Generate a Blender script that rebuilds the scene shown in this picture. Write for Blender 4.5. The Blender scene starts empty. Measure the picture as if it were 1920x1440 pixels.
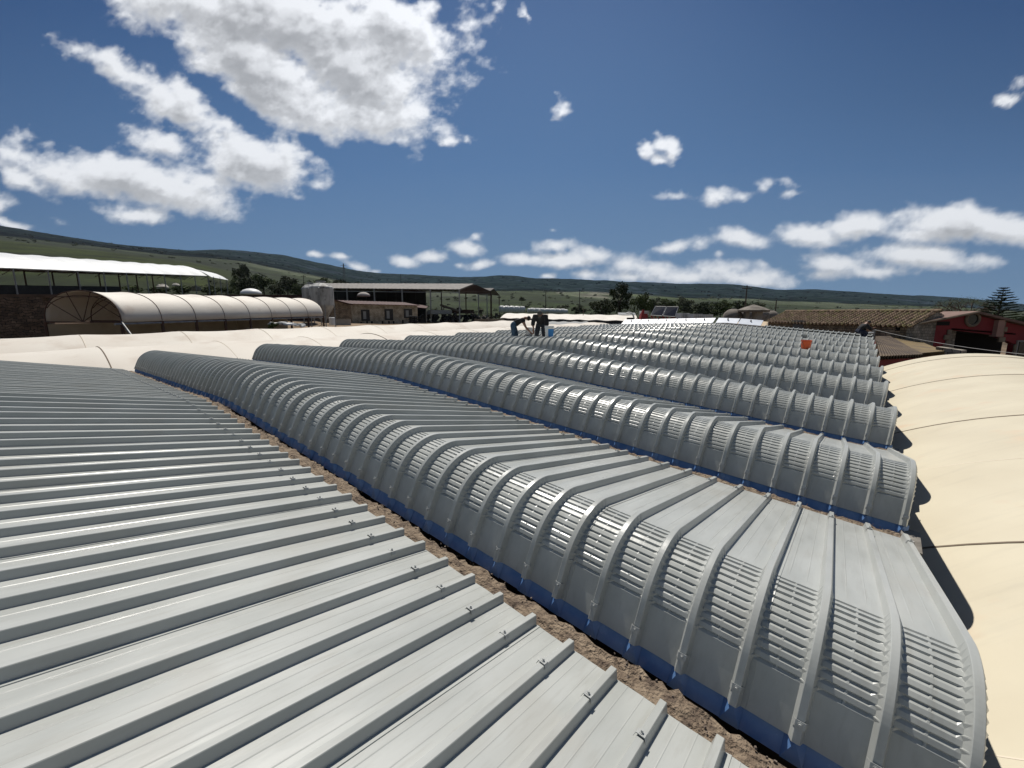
import bpy, math, random
import numpy as np
from mathutils import Vector, Matrix
random.seed(7); rng = np.random.default_rng(7)
R = math.radians
scene = bpy.context.scene
COL = scene.collection

# ---------------------------------------------------------------- camera, light, sky
CAMH = 6.5                      # eye height over the lowest ground
PITCH = R(9.3); FPX = 780.6     # focal length in pixels of a 1920 wide frame
cam_d = bpy.data.cameras.new('camera'); cam = bpy.data.objects.new('camera', cam_d); COL.objects.link(cam)
cam.location = (0, 0, CAMH); cam.rotation_euler = (R(90) - PITCH, 0, 0)
cam_d.sensor_fit = 'HORIZONTAL'; cam_d.sensor_width = 36; cam_d.lens = 36 * FPX / 1920
cam_d.clip_start = 0.05; cam_d.clip_end = 20000
scene.camera = cam
SUN_EL, SUN_AZ = R(61), R(-7)   # azimuth measured from +Y towards +X
w = bpy.data.worlds.new("World"); scene.world = w; w.use_nodes = True
nt = w.node_tree; bg = nt.nodes['Background']
sk = nt.nodes.new('ShaderNodeTexSky'); sk.sky_type = 'NISHITA'; sk.sun_disc = False
sk.sun_elevation = SUN_EL; sk.sun_rotation = SUN_AZ
sk.air_density = 1.0; sk.dust_density = 0.4; sk.ozone_density = 1.5
nt.links.new(sk.outputs[0], bg.inputs[0]); bg.inputs[1].default_value = 0.05
sd = bpy.data.lights.new('sun', 'SUN'); sd.energy = 4.8; sd.angle = R(0.5); sd.color = (1, 0.95, 0.87)
sun = bpy.data.objects.new('sun', sd); COL.objects.link(sun)
dsun = Vector((math.sin(SUN_AZ) * math.cos(SUN_EL), math.cos(SUN_AZ) * math.cos(SUN_EL), math.sin(SUN_EL)))
sun.rotation_euler = dsun.to_track_quat('Z', 'Y').to_euler(); sun.location = (0, 30, 60)
scene.view_settings.view_transform = 'Standard'; scene.view_settings.look = 'None'
scene.view_settings.exposure = 0.0; scene.view_settings.gamma = 1
scene.render.engine = 'CYCLES'
scene.cycles.max_bounces = 6; scene.cycles.diffuse_bounces = 2; scene.cycles.glossy_bounces = 3
scene.cycles.transparent_max_bounces = 6; scene.cycles.caustics_reflective = False

# ---------------------------------------------------------------- helpers
CP, SPi = math.cos(PITCH), math.sin(PITCH)
def at(u, v, Y):
    """world point at forward distance Y that lies in direction (u,v) from the eye"""
    a = (u - 960) / FPX; b = (720 - v) / FPX
    fy = CP + b * SPi; fz = -SPi + b * CP
    s = Y / fy
    return Vector((a * s, Y, CAMH + fz * s))

def tag(o, label=None, cat=None, group=None, kind=None):
    if label: o['label'] = label
    if cat: o['category'] = cat
    if group: o['group'] = group
    if kind: o['kind'] = kind
    return o

def empty(name, loc=(0, 0, 0), rz=0, parent=None):
    o = bpy.data.objects.new(name, None); COL.objects.link(o); o.location = loc; o.rotation_euler = (0, 0, rz)
    o.empty_display_size = 0.2
    if parent: o.parent = parent
    return o

class MB:
    """collects geometry, becomes ONE mesh object"""
    def __init__(s): s.v = []; s.f = []
    def add(s, vs, fs):
        n = len(s.v); s.v += [tuple(p) for p in vs]; s.f += [tuple(i + n for i in f) for f in fs]; return s
    def box(s, c, d, rz=0, rx=0, ry=0, taper=1.0):
        M = Matrix.Rotation(rz, 3, 'Z') @ Matrix.Rotation(ry, 3, 'Y') @ Matrix.Rotation(rx, 3, 'X')
        vs = []
        for z in (-1, 1):
            t = taper if z > 0 else 1
            for x, y in ((-1, -1), (1, -1), (1, 1), (-1, 1)):
                vs.append(Vector(c) + M @ Vector((x * d[0] / 2 * t, y * d[1] / 2 * t, z * d[2] / 2)))
        return s.add(vs, [(3, 2, 1, 0), (4, 5, 6, 7), (0, 1, 5, 4), (1, 2, 6, 5), (2, 3, 7, 6), (3, 0, 4, 7)])
    def bar(s, a, b, r, n=6, r2=None, caps=True):
        a = Vector(a); b = Vector(b); r2 = r if r2 is None else r2
        d = (b - a).normalized(); up = Vector((0, 0, 1)) if abs(d.z) < .95 else Vector((1, 0, 0))
        x = d.cross(up).normalized(); y = d.cross(x)
        vs = []
        for p, rr in ((a, r), (b, r2)):
            for i in range(n):
                t = 2 * math.pi * i / n; vs.append(p + x * (rr * math.cos(t)) + y * (rr * math.sin(t)))
        fs = [(i, (i + 1) % n, n + (i + 1) % n, n + i) for i in range(n)]
        if caps: fs += [tuple(range(n - 1, -1, -1)), tuple(range(n, 2 * n))]
        return s.add(vs, fs)
    def tube(s, pts, r, n=6):
        for a, b in zip(pts[:-1], pts[1:]): s.bar(a, b, r, n)
        return s
    def lathe(s, c, prof, n=20, sx=1, sy=1):
        c = Vector(c); vs = []
        for r, z in prof:
            for i in range(n):
                t = 2 * math.pi * i / n; vs.append(c + Vector((r * math.cos(t) * sx, r * math.sin(t) * sy, z)))
        fs = []
        for k in range(len(prof) - 1):
            for i in range(n):
                fs.append((k * n + i, k * n + (i + 1) % n, (k + 1) * n + (i + 1) % n, (k + 1) * n + i))
        fs.append(tuple(range(n - 1, -1, -1))); fs.append(tuple(range((len(prof) - 1) * n, len(prof) * n)))
        return s.add(vs, fs)
    def prism(s, poly, ext):
        ext = Vector(ext); n = len(poly); vs = [Vector(p) for p in poly] + [Vector(p) + ext for p in poly]
        return s.add(vs, [tuple(range(n - 1, -1, -1)), tuple(range(n, 2 * n))] + [(i, (i + 1) % n, n + (i + 1) % n, n + i) for i in range(n)])
    def grid(s, P):
        """P: array (a,b,3)"""
        P = np.asarray(P, float); a, b = P.shape[:2]; n = len(s.v)
        s.v += [tuple(q) for q in P.reshape(-1, 3)]
        for i in range(a - 1):
            for j in range(b - 1):
                s.f.append((n + i * b + j, n + i * b + j + 1, n + (i + 1) * b + j + 1, n + (i + 1) * b + j))
        return s
    def build(s, name, mat, parent=None, smooth=False, fix=True):
        me = bpy.data.meshes.new(name); me.from_pydata([tuple(map(float, p)) for p in s.v], [], s.f); me.update()
        if fix:
            import bmesh
            bm = bmesh.new(); bm.from_mesh(me); bmesh.ops.recalc_face_normals(bm, faces=bm.faces); bm.to_mesh(me); bm.free()
        if smooth:
            me.polygons.foreach_set('use_smooth', [True] * len(me.polygons))
        o = bpy.data.objects.new(name, me); COL.objects.link(o)
        if mat: me.materials.append(mat)
        if parent: o.parent = parent
        return o

def mat(name, c1, c2=None, scale=5, rough=.6, bump=0, bscale=None, metal=0, spec=.5, stretch=(1, 1, 1), c3=None, s3=1, detail=6, lo=.35, hi=.65, rvar=0, coat=0, trans=0, bdist=.02, t3=.55):
    m = bpy.data.materials.new(name); m.use_nodes = True; N = m.node_tree; L = N.links
    b = N.nodes['Principled BSDF']; b.inputs['Roughness'].default_value = rough; b.inputs['Metallic'].default_value = metal
    b.inputs['Specular IOR Level'].default_value = spec; b.inputs['Base Color'].default_value = (*c1, 1)
    b.inputs['Coat Weight'].default_value = coat
    tc = N.nodes.new('ShaderNodeTexCoord'); mp = N.nodes.new('ShaderNodeMapping'); mp.inputs['Scale'].default_value = stretch
    L.new(tc.outputs['Object'], mp.inputs['Vector'])
    if c2:
        n = N.nodes.new('ShaderNodeTexNoise'); n.inputs['Scale'].default_value = scale; n.inputs['Detail'].default_value = detail
        L.new(mp.outputs[0], n.inputs['Vector'])
        r = N.nodes.new('ShaderNodeValToRGB'); r.color_ramp.elements[0].position = lo; r.color_ramp.elements[1].position = hi
        r.color_ramp.elements[0].color = (*c1, 1); r.color_ramp.elements[1].color = (*c2, 1)
        L.new(n.outputs['Fac'], r.inputs[0]); out = r.outputs[0]
        if rvar:
            mr = N.nodes.new('ShaderNodeMapRange'); mr.inputs['To Min'].default_value = rough - rvar; mr.inputs['To Max'].default_value = rough + rvar
            L.new(n.outputs['Fac'], mr.inputs['Value']); L.new(mr.outputs[0], b.inputs['Roughness'])
        if c3:
            n3 = N.nodes.new('ShaderNodeTexNoise'); n3.inputs['Scale'].default_value = s3; n3.inputs['Detail'].default_value = 4
            L.new(tc.outputs['Object'], n3.inputs['Vector'])
            r3 = N.nodes.new('ShaderNodeValToRGB'); r3.color_ramp.elements[0].position = t3; r3.color_ramp.elements[1].position = t3 + .14
            L.new(n3.outputs['Fac'], r3.inputs[0])
            mx = N.nodes.new('ShaderNodeMix'); mx.data_type = 'RGBA'; L.new(r3.outputs[0], mx.inputs[0]); L.new(out, mx.inputs[6]); mx.inputs[7].default_value = (*c3, 1)
            out = mx.outputs[2]
        L.new(out, b.inputs['Base Color'])
    if bump:
        n2 = N.nodes.new('ShaderNodeTexNoise'); n2.inputs['Scale'].default_value = bscale or scale * 4; n2.inputs['Detail'].default_value = 5
        L.new(mp.outputs[0], n2.inputs['Vector'])
        bp = N.nodes.new('ShaderNodeBump'); bp.inputs['Strength'].default_value = bump; bp.inputs['Distance'].default_value = bdist
        L.new(n2.outputs['Fac'], bp.inputs['Height']); L.new(bp.outputs[0], b.inputs['Normal'])
    return m

def brickmat(name, c1, c2, mortar, scale=3, bw=.5, bh=.25, bump=.6, warp=.14):
    m = bpy.data.materials.new(name); m.use_nodes = True; N = m.node_tree; L = N.links; b = N.nodes['Principled BSDF']
    b.inputs['Roughness'].default_value = .9
    tc = N.nodes.new('ShaderNodeTexCoord'); geo = N.nodes.new('ShaderNodeNewGeometry')
    sx = N.nodes.new('ShaderNodeSeparateXYZ'); L.new(tc.outputs['Object'], sx.inputs[0])
    ad = N.nodes.new('ShaderNodeMath'); ad.operation = 'ADD'; L.new(sx.outputs[0], ad.inputs[0]); L.new(sx.outputs[1], ad.inputs[1])
    cb = N.nodes.new('ShaderNodeCombineXYZ'); L.new(ad.outputs[0], cb.inputs[0]); L.new(sx.outputs[2], cb.inputs[1])
    wn = N.nodes.new('ShaderNodeTexNoise'); wn.inputs['Scale'].default_value = 2.2; L.new(cb.outputs[0], wn.inputs['Vector'])
    mx = N.nodes.new('ShaderNodeMix'); mx.data_type = 'VECTOR'; mx.inputs[0].default_value = warp
    L.new(cb.outputs[0], mx.inputs[4]); L.new(wn.outputs['Color'], mx.inputs[5])
    br = N.nodes.new('ShaderNodeTexBrick'); br.inputs['Scale'].default_value = scale; br.inputs['Brick Width'].default_value = bw; br.inputs['Row Height'].default_value = bh
    br.inputs['Mortar Size'].default_value = .03; br.inputs['Mortar Smooth'].default_value = .4; br.inputs['Bias'].default_value = -.1
    br.inputs['Color1'].default_value = (*c1, 1); br.inputs['Color2'].default_value = (*c2, 1); br.inputs['Mortar'].default_value = (*mortar, 1)
    L.new(mx.outputs[1], br.inputs['Vector'])
    nz = N.nodes.new('ShaderNodeTexNoise'); nz.inputs['Scale'].default_value = 1.3; nz.inputs['Detail'].default_value = 8; L.new(tc.outputs['Object'], nz.inputs['Vector'])
    rr = N.nodes.new('ShaderNodeValToRGB'); rr.color_ramp.elements[0].color = (.45, .42, .38, 1); rr.color_ramp.elements[0].position = .3; rr.color_ramp.elements[1].position = .65; rr.color_ramp.elements[1].color = (1, 1, 1, 1)
    L.new(nz.outputs[0], rr.inputs[0])
    m2 = N.nodes.new('ShaderNodeMix'); m2.data_type = 'RGBA'; m2.blend_type = 'MULTIPLY'; m2.inputs[0].default_value = 1; L.new(br.outputs[0], m2.inputs[6]); L.new(rr.outputs[0], m2.inputs[7])
    L.new(m2.outputs[2], b.inputs['Base Color'])
    bp = N.nodes.new('ShaderNodeBump'); bp.inputs['Strength'].default_value = bump; bp.inputs['Distance'].default_value = .05; bp.invert = True
    L.new(br.outputs['Fac'], bp.inputs['Height']); L.new(bp.outputs[0], b.inputs['Normal'])
    return m

def vnoise2(x, y, seed=0):
    """smooth value noise on numpy arrays"""
    xi = np.floor(x).astype(np.int64); yi = np.floor(y).astype(np.int64); fx = x - xi; fy = y - yi
    fx = fx * fx * fx * (fx * (fx * 6 - 15) + 10); fy = fy * fy * fy * (fy * (fy * 6 - 15) + 10)
    def h(a, b):
        n = (a * 374761393 + b * 668265263 + seed * 1442695040) & 0xffffffff
        n = ((n ^ (n >> 13)) * 1274126177) & 0xffffffff
        return ((n ^ (n >> 16)) & 0xffff) / 65535.0
    return (h(xi, yi) * (1 - fx) + h(xi + 1, yi) * fx) * (1 - fy) + (h(xi, yi + 1) * (1 - fx) + h(xi + 1, yi + 1) * fx) * fy
def fbm(x, y, o=5, seed=0, gain=.5):
    s = 0; a = 1; t = 0
    for i in range(o):
        ca, sa = math.cos(.7 * i + .35), math.sin(.7 * i + .35)
        s = s + a * vnoise2((x * ca - y * sa) * 2 ** i + 17.3 * i, (x * sa + y * ca) * 2 ** i + 9.1 * i, seed + i); t += a; a *= gain
    return s / t
def smooth(a, b, x):
    t = np.clip((x - a) / (b - a), 0, 1); return t * t * (3 - 2 * t)

# ---------------------------------------------------------------- materials
M = {}
M['sheet'] = mat('sheet_paint', (.372, .385, .366), (.432, .445, .426), scale=1.1, rough=.31, bump=.05, bscale=1.6, stretch=(.25, 1.6, 1), rvar=.07, c3=(.395, .40, .375), s3=.5, spec=.5, bdist=.05)
def weather(m, amt=.5):
    N = m.node_tree; L = N.links; b = N.nodes['Principled BSDF']; tc = N.nodes.new('ShaderNodeTexCoord')
    src = b.inputs['Base Color'].links[0].from_socket
    def layer(src, scale, stretch, lo, hi, col, fac):
        mp = N.nodes.new('ShaderNodeMapping'); mp.inputs['Scale'].default_value = stretch; L.new(tc.outputs['Object'], mp.inputs[0])
        n = N.nodes.new('ShaderNodeTexNoise'); n.inputs['Scale'].default_value = scale; n.inputs['Detail'].default_value = 8; n.inputs['Roughness'].default_value = .65; L.new(mp.outputs[0], n.inputs[0])
        r = N.nodes.new('ShaderNodeMapRange'); r.inputs['From Min'].default_value = lo; r.inputs['From Max'].default_value = hi; r.inputs['To Max'].default_value = fac; L.new(n.outputs[0], r.inputs[0])
        x = N.nodes.new('ShaderNodeMix'); x.data_type = 'RGBA'; L.new(r.outputs[0], x.inputs[0]); L.new(src, x.inputs[6]); x.inputs[7].default_value = (*col, 1); return x.outputs[2], r.outputs[0]
    o, _ = layer(src, 2.2, (.18, 3.5, 1), .52, .75, (.25, .235, .20), .55 * amt)
    o, f2 = layer(o, 1.3, (.5, 1, 1), .58, .72, (.50, .51, .48), .35 * amt)
    o, _ = layer(o, 16, (1, 1, 1), .70, .76, (.16, .14, .11), .7 * amt)
    L.new(o, b.inputs['Base Color'])
weather(M['sheet'], .55)
M['clip'] = mat('clip_metal', (.46, .47, .45), (.36, .37, .36), scale=9, rough=.35, metal=.1)
M['screw'] = mat('screw_steel', (.1, .1, .1), rough=.3, metal=.7)
M['blue'] = mat('blue_film', (.09, .21, .47), (.17, .30, .55), scale=1.6, rough=.25, rvar=.1, bump=.08, bscale=2)
M['gutter'] = mat('gutter_dirt', (.17, .125, .088), (.31, .24, .17), scale=5, rough=.95, bump=.6, bscale=14, c3=(.13, .095, .07), s3=2.6, t3=.52, bdist=.12)
M['debris'] = mat('debris', (.25, .2, .16), (.08, .06, .05), scale=12, rough=.9)
M['dark'] = mat('dark_concrete', (.03, .028, .026), (.05, .045, .04), scale=3, rough=.9)
M['concrete'] = mat('concrete', (.16, .145, .125), (.28, .26, .23), scale=2, rough=.9, bump=.3)
M['canvas'] = mat('cream_canvas', (.56, .505, .385), (.62, .565, .435), scale=.8, rough=.55, bump=.10, bscale=2.5, c3=(.60, .49, .36), s3=1.3, spec=.25, t3=.6)
M['canvas_pale'] = mat('pale_canvas', (.66, .62, .55), (.60, .55, .48), scale=.5, rough=.6, bump=.15, bscale=2, c3=(.55, .49, .42), s3=.9, spec=.25)
M['seam'] = mat('seam', (.17, .13, .09), rough=.8)
M['weld'] = mat('weld', (.66, .57, .44), rough=.5)

weather(M['canvas'], .25)
# ---------------------------------------------------------------- the ribbed saw-tooth roof (structure frame, 1 unit = 0.25 m)
AX = (np.array([0.641677, 0.754742, 0.136435]), np.array([-0.766616, 0.636588, 0.084002]), np.array([-0.023453, -0.158495, 0.987081]))
O0 = np.array([13.19275, 12.95979, -7.41068]); UN = .25
STEP, ZSTEP = 11.3922, -1.4245; NK = 30.5; TEND = 62.1; S2 = R(-6.29)
BX, BZ = -10.3563, 1.3472; TX, TZ = -8.0884, 2.7993
TR = Matrix(((AX[0][0] * UN, AX[1][0] * UN, AX[2][0] * UN, O0[0] * UN),
             (AX[0][1] * UN, AX[1][1] * UN, AX[2][1] * UN, O0[1] * UN),
             (AX[0][2] * UN, AX[1][2] * UN, AX[2][2] * UN, O0[2] * UN + CAMH), (0, 0, 0, 1)))
def bend(t):
    """length along the ridge slope -> y,z in structure frame with a softly rounded ridge"""
    t = np.asarray(t, float); q = np.clip(t - (NK - .5), 0, 1)
    y = np.where(t <= NK, t, NK + (t - NK) * math.cos(S2)); z = np.where(t <= NK, 0, (t - NK) * math.sin(S2))
    z = z - np.where((q > 0) & (q < 1), .03 * np.sin(q * math.pi), 0)
    return y, z
def SP(x, t, z, r=1):
    y, dz = bend(t); return TR @ Vector((x + (r - 1) * STEP, float(y), z + dz + (r - 1) * ZSTEP))

FA = R(60); beta = math.atan2(TZ, -TX); mm = (FA - beta) / 2
_L, _c = np.linalg.solve(np.array([[math.cos(FA), math.cos(mm)], [math.sin(FA), math.sin(mm)]]), np.array([TX - BX, TZ - BZ]))
RA = _c / 2 / math.sin((FA + beta) / 2)
APT = np.array([BX + _L * math.cos(FA), BZ + _L * math.sin(FA)]); CEN = APT + RA * np.array([math.sin(FA), -math.cos(FA)])
def profile(ngroove=12):
    P = []      # x, z, nx, nz, groove
    nb = np.array([math.sin(beta), math.cos(beta)])
    for k in (0, .12, .5, .9, 1):
        P.append((TX * k, TZ * k, nb[0], nb[1], 0))
    P.pop()
    tot = FA + beta
    ks = [0]
    for i in range(ngroove):
        for ph, g in ((.02, 0), (.46, 0), (.56, 1), (.60, 1), (.97, 0)):
            ks.append((i + ph) / ngroove * tot)
    gs = [0] + [0, 0, 1, 1, 0] * ngroove
    for i, (k, g) in enumerate(zip(ks, gs)):
        a = -beta + k    # tangent angle going down towards the face
        n = np.array([-math.sin(a), math.cos(a)])
        c = CEN + RA * n
        P.append((c[0], c[1], n[0], n[1], g))
    nf = np.array([-math.sin(FA), math.cos(FA)])
    for k in (.0, .5, 1):
        P.append((APT[0] * (1 - k) + BX * k, APT[1] * (1 - k) + BZ * k, nf[0], nf[1], 0))
    return np.array(P)

def roof_sheet_mesh(name, half=False, t0=0, t1=62, seed=1):
    rs = random.Random(seed)
    P = profile()
    if half: P = P[:40]
    cols = []
    for j in range(t0, t1 + 1):
        lap = .02 if j % 4 == 3 else 0
        h = .185 + lap + rs.uniform(-.008, .008); dj = rs.uniform(-.012, .012)
        for s, w, g, sc, *st in ((-.112, 0, .25, -1), (-.066, h - .012, 0, 0), (-.055, h, 0, 0), (.055, h, 0, 0), (.066, h - .012, 0, 0), (.112, 0, .25, 1),
                            (.20, 0, 1, 0), (.325, 0, 1, 0), (.34, .006, 1, 0, 1), (.355, 0, 1, 0), (.47, 0, 1, 0), (.49, 0, .45, 0), (.51, 0, .45, 0), (.53, 0, 1, 0), (.645, 0, 1, 0), (.66, .006, 1, 0, 1), (.675, 0, 1, 0)) + (((.79, 0, 1, 0), (.795, .016, .9, 0)) if (j + 1) % 4 == 3 else ((.80, 0, 1, 0),)):
            if j == t0 and s < 0 and False: continue
            if j == t1 and s > .2: break
            cols.append((j + s + (dj if abs(s) < .15 else 0), w, g, sc, 1.0 if st else 0.0))
    C = np.array(cols); na, nb_ = len(P), len(C)
    x = P[:, 0][:, None]; z = P[:, 1][:, None]; nx = P[:, 2][:, None]; nz = P[:, 3][:, None]; g = P[:, 4][:, None]
    t = C[:, 0][None, :] + C[:, 3][None, :] * g * .028
    wv = C[:, 1][None, :] - .044 * g * C[:, 2][None, :] * (.8 + .4 * vnoise2(np.floor(t), np.floor(t) * 0 + seed, 3))
    arcm = (np.arange(na) >= 4)[:, None] & (np.ones(nb_) > 0)[None, :]
    wv = np.where(arcm & (C[:, 4][None, :] > 0), wv - .006, wv)
    wv = wv + .022 * (fbm(np.broadcast_to(t, (na, nb_)) * .7, x * .8 + seed * 3 + 0 * t, 3, 5) - .5)
    xe = x + .05 * (fbm(t * .9 + 0 * x, t * 0 + 3.3 + 0 * x, 2, 9) - .5) * ((np.arange(na) < 1)[:, None] + (np.arange(na) == na - 1)[:, None])
    X = xe + nx * wv; Zp = z + nz * wv
    Y, DZ = bend(t + 0 * x); Zp = Zp + DZ
    V = np.stack([X, Y, Zp], -1).reshape(-1, 3)
    me = bpy.data.meshes.new(name)
    i = np.arange(na - 1)[:, None]; j = np.arange(nb_ - 1)[None, :]
    a = i * nb_ + j; F = np.stack([a, a + 1, a + nb_ + 1, a + nb_], -1).reshape(-1, 4)
    me.vertices.add(len(V)); me.vertices.foreach_set('co', V.ravel())
    me.loops.add(F.size); me.loops.foreach_set('vertex_index', F.ravel().astype(np.int32))
    me.polygons.add(len(F)); me.polygons.foreach_set('loop_start', np.arange(0, F.size, 4, dtype=np.int32))
    me.polygons.foreach_set('loop_total', np.full(len(F), 4, dtype=np.int32))
    me.update(calc_edges=True); me.polygons.foreach_set('use_smooth', [False] * len(F)); me.materials.append(M['sheet'])
    return me

def shell_polys():
    off = .14; pts = []
    for (x, z, nx, nz, g) in profile(6):
        if g == 0: pts.append((x - nx * off, z - nz * off))
    pts[0] = (-.25, pts[0][1] - .1)
    pts.append((BX + .2, BZ - .2)); pts.append((BX + .2, BZ - 1.6)); pts.append((-.25, -1.6))
    return pts
def shell_mesh():
    mb = MB(); pts = shell_polys(); n = len(pts)
    ts = [.02, 10, 20, 30, 30.5, 31, 40, 50, 62.0]
    vs = []
    for t in ts:
        y, dz = bend(t); vs += [(x, float(y), z + float(dz)) for x, z in pts]
    fs = [tuple(range(n - 1, -1, -1)), tuple(range((len(ts) - 1) * n, len(ts) * n))]
    for k in range(len(ts) - 1):
        for i in range(n): fs.append((k * n + i, k * n + (i + 1) % n, (k + 1) * n + (i + 1) % n, (k + 1) * n + i))
    mb.add(vs, fs); return mb

def clip_geo(mb, x, z, nx, nz, t):
    """small saddle washer over a rib with a screw, structure units"""
    y, dz = bend(t); y = float(y); dz = float(dz)
    T = Vector((nz, 0, -nx)); N = Vector((nx, 0, nz)); Yv = Vector((0, 1, 0)); c = Vector((x, y, z + dz))
    L = .06
    def q(a, b, w): return c + Yv * a + T * b + N * w
    prof = [(-.11, .12), (-.074, .205), (.074, .205), (.11, .12)]
    for (a0, w0), (a1, w1) in zip(prof[:-1], prof[1:]):
        vs = [q(a0, -L, w0), q(a1, -L, w1), q(a1, L, w1), q(a0, L, w0), q(a0, -L, w0 + .014), q(a1, -L, w1 + .014), q(a1, L, w1 + .014), q(a0, L, w0 + .014)]
        mb.add(vs, [(0, 1, 2, 3), (4, 5, 6, 7), (0, 1, 5, 4), (1, 2, 6, 5), (2, 3, 7, 6), (3, 0, 4, 7)])
    for (r0, h0, h1) in ((.04, .218, .23), (.022, .23, .27)):
        vs = []; n = 8
        for w_ in (h0, h1):
            for i in range(n): vs.append(q(r0 * math.cos(i * math.pi / 4), r0 * math.sin(i * math.pi / 4), w_))
        mb.add(vs, [(i, (i + 1) % n, n + (i + 1) % n, n + i) for i in range(n)] + [tuple(range(n, 2 * n))])

def flashing_mb():
    mb = MB(); tx, tz = BX + .10, BZ + .03; bx, bz = BX - .17, BZ - .37
    y_ = lambda t: (float(bend(t)[0]), float(bend(t)[1]))
    seg = 12.2; t = 0
    while t < 62:
        e = min(t + seg - .03, 62.1)
        pts = [t] + [k for k in np.arange(math.ceil(t), e, 1.0)] + [e]
        for a, b in zip(pts[:-1], pts[1:]):
            ya, za = y_(a); yb, zb = y_(b)
            lift = .012 * math.sin(a * 1.7)
            mb.add([(tx, ya, tz + za), (tx, yb, tz + zb), (bx + lift, yb, bz + zb), (bx + lift, ya, bz + za),
                    (tx + .03, ya, tz + za), (tx + .03, yb, tz + zb), (bx + lift + .03, yb, bz + zb - .02), (bx + lift + .03, ya, bz + za - .02)],
                   [(0, 1, 2, 3), (4, 5, 6, 7), (3, 2, 6, 7)])
        t += seg
    for k in range(0, 63):
        ya, za = y_(k - .17); yb, zb = y_(k + .17); yc, zc = y_(k)
        fx, fz = bx - .02, bz - .005
        mb.add([(fx, ya, fz + za), (fx, yb, fz + zb), (BX - .10, yc, BZ + .02 + zc), (tx, ya, tz + za), (tx, yb, tz + zb)],
               [(0, 1, 2), (0, 2, 3), (1, 4, 2)])
    return mb

def gutter_mb():
    mb = MB(); ts = np.arange(-.1, 62.2, .16); xs = np.linspace(-.55, .56, 12)
    P = []
    for t in ts:
        y, dz = bend(t); e = .16 * (float(fbm(np.array([t * .9]), np.array([1.2]), 4, 3)[0]) - .5) * 2
        row = []
        for k, x in enumerate(xs):
            u_ = k / 11
            xx = x + (e + .07 * random.uniform(-1, 1)) * (u_ ** 3)
            zz = -.17 + .11 * (float(fbm(np.array([t * 1.3]), np.array([x * 3.0]), 4, 8)[0]) - .5) + .03 * random.uniform(-1, 1) + .06 * math.sin(u_ * 3.1)
            row.append((xx, float(y), zz + float(dz)))
        lx = row[-1]; row.append((lx[0] + .05 * random.random(), lx[1], lx[2] - .12)); row.append((lx[0] + .08, lx[1], lx[2] - .7))
        P.append(row)
    mb.grid(np.array(P)); return mb

building = empty('farm_shed'); building.matrix_world = TR
tag(building, 'long low shed whose roof is parallel grey curved rows of ribbed metal sheet', 'shed')
me_sheets = [roof_sheet_mesh('roof_sheet', seed=k) for k in (1, 2, 3)]; sh0 = shell_mesh(); fl0 = flashing_mb(); gu0 = gutter_mb()
me_shell = me_fl = me_gu = None
labels = {}
prof_ = profile()
nbk = (math.sin(beta), math.cos(beta)); nfk = (-math.sin(FA), math.cos(FA))
ROWS = list(range(-1, 11))
bays = {}
for r in ROWS:
    bay = bpy.data.objects.new('roof_row', me_sheets[r % 3]); COL.objects.link(bay); bay.parent = building
    bay.location = ((r - 1) * STEP, 0, (r - 1) * ZSTEP); bays[r] = bay
    if me_shell is None:
        so = sh0.build('concrete_beam', M['dark'], bay); fo = flashing_mb().build('flashing', M['blue'], bay, fix=False); go = gu0.build('gutter', M['gutter'], bay, fix=False, smooth=False)
        me_shell, me_fl, me_gu = so.data, fo.data, go.data
    else:
        for nm, me in (('concrete_beam', me_shell), ('flashing', me_fl), ('gutter', me_gu)):
            o = bpy.data.objects.new(nm, me); COL.objects.link(o); o.parent = bay
    # clips
    def clipat(mb, where, t):
        if where == 'v': clip_geo(mb, TX * .13, TZ * .13, nbk[0], nbk[1], t)
        else: clip_geo(mb, BX + .32 * math.cos(FA), BZ + .32 * math.sin(FA), nfk[0], nfk[1], t)
    single = {0: (('v', range(3, 33)),), 1: (('f', range(0, 26)), ('v', range(0, 10))), 2: (('f', range(0, 20)),), 3: (('f', range(0, 8)),)}
    done = set()
    for wh, rr in single.get(r, ()):
        for t in rr:
            mb = MB(); clipat(mb, wh, t); mb.build('clip', M['clip'], bay, fix=False); done.add((wh, t))
    mb = MB()
    for wh in 'vf':
        for t in range(0, 62):
            if (wh, t) not in done: clipat(mb, wh, t)
    if r < 5:
        o = mb.build('clip', M['clip'], bay, fix=False); o['kind'] = 'stuff'
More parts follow.
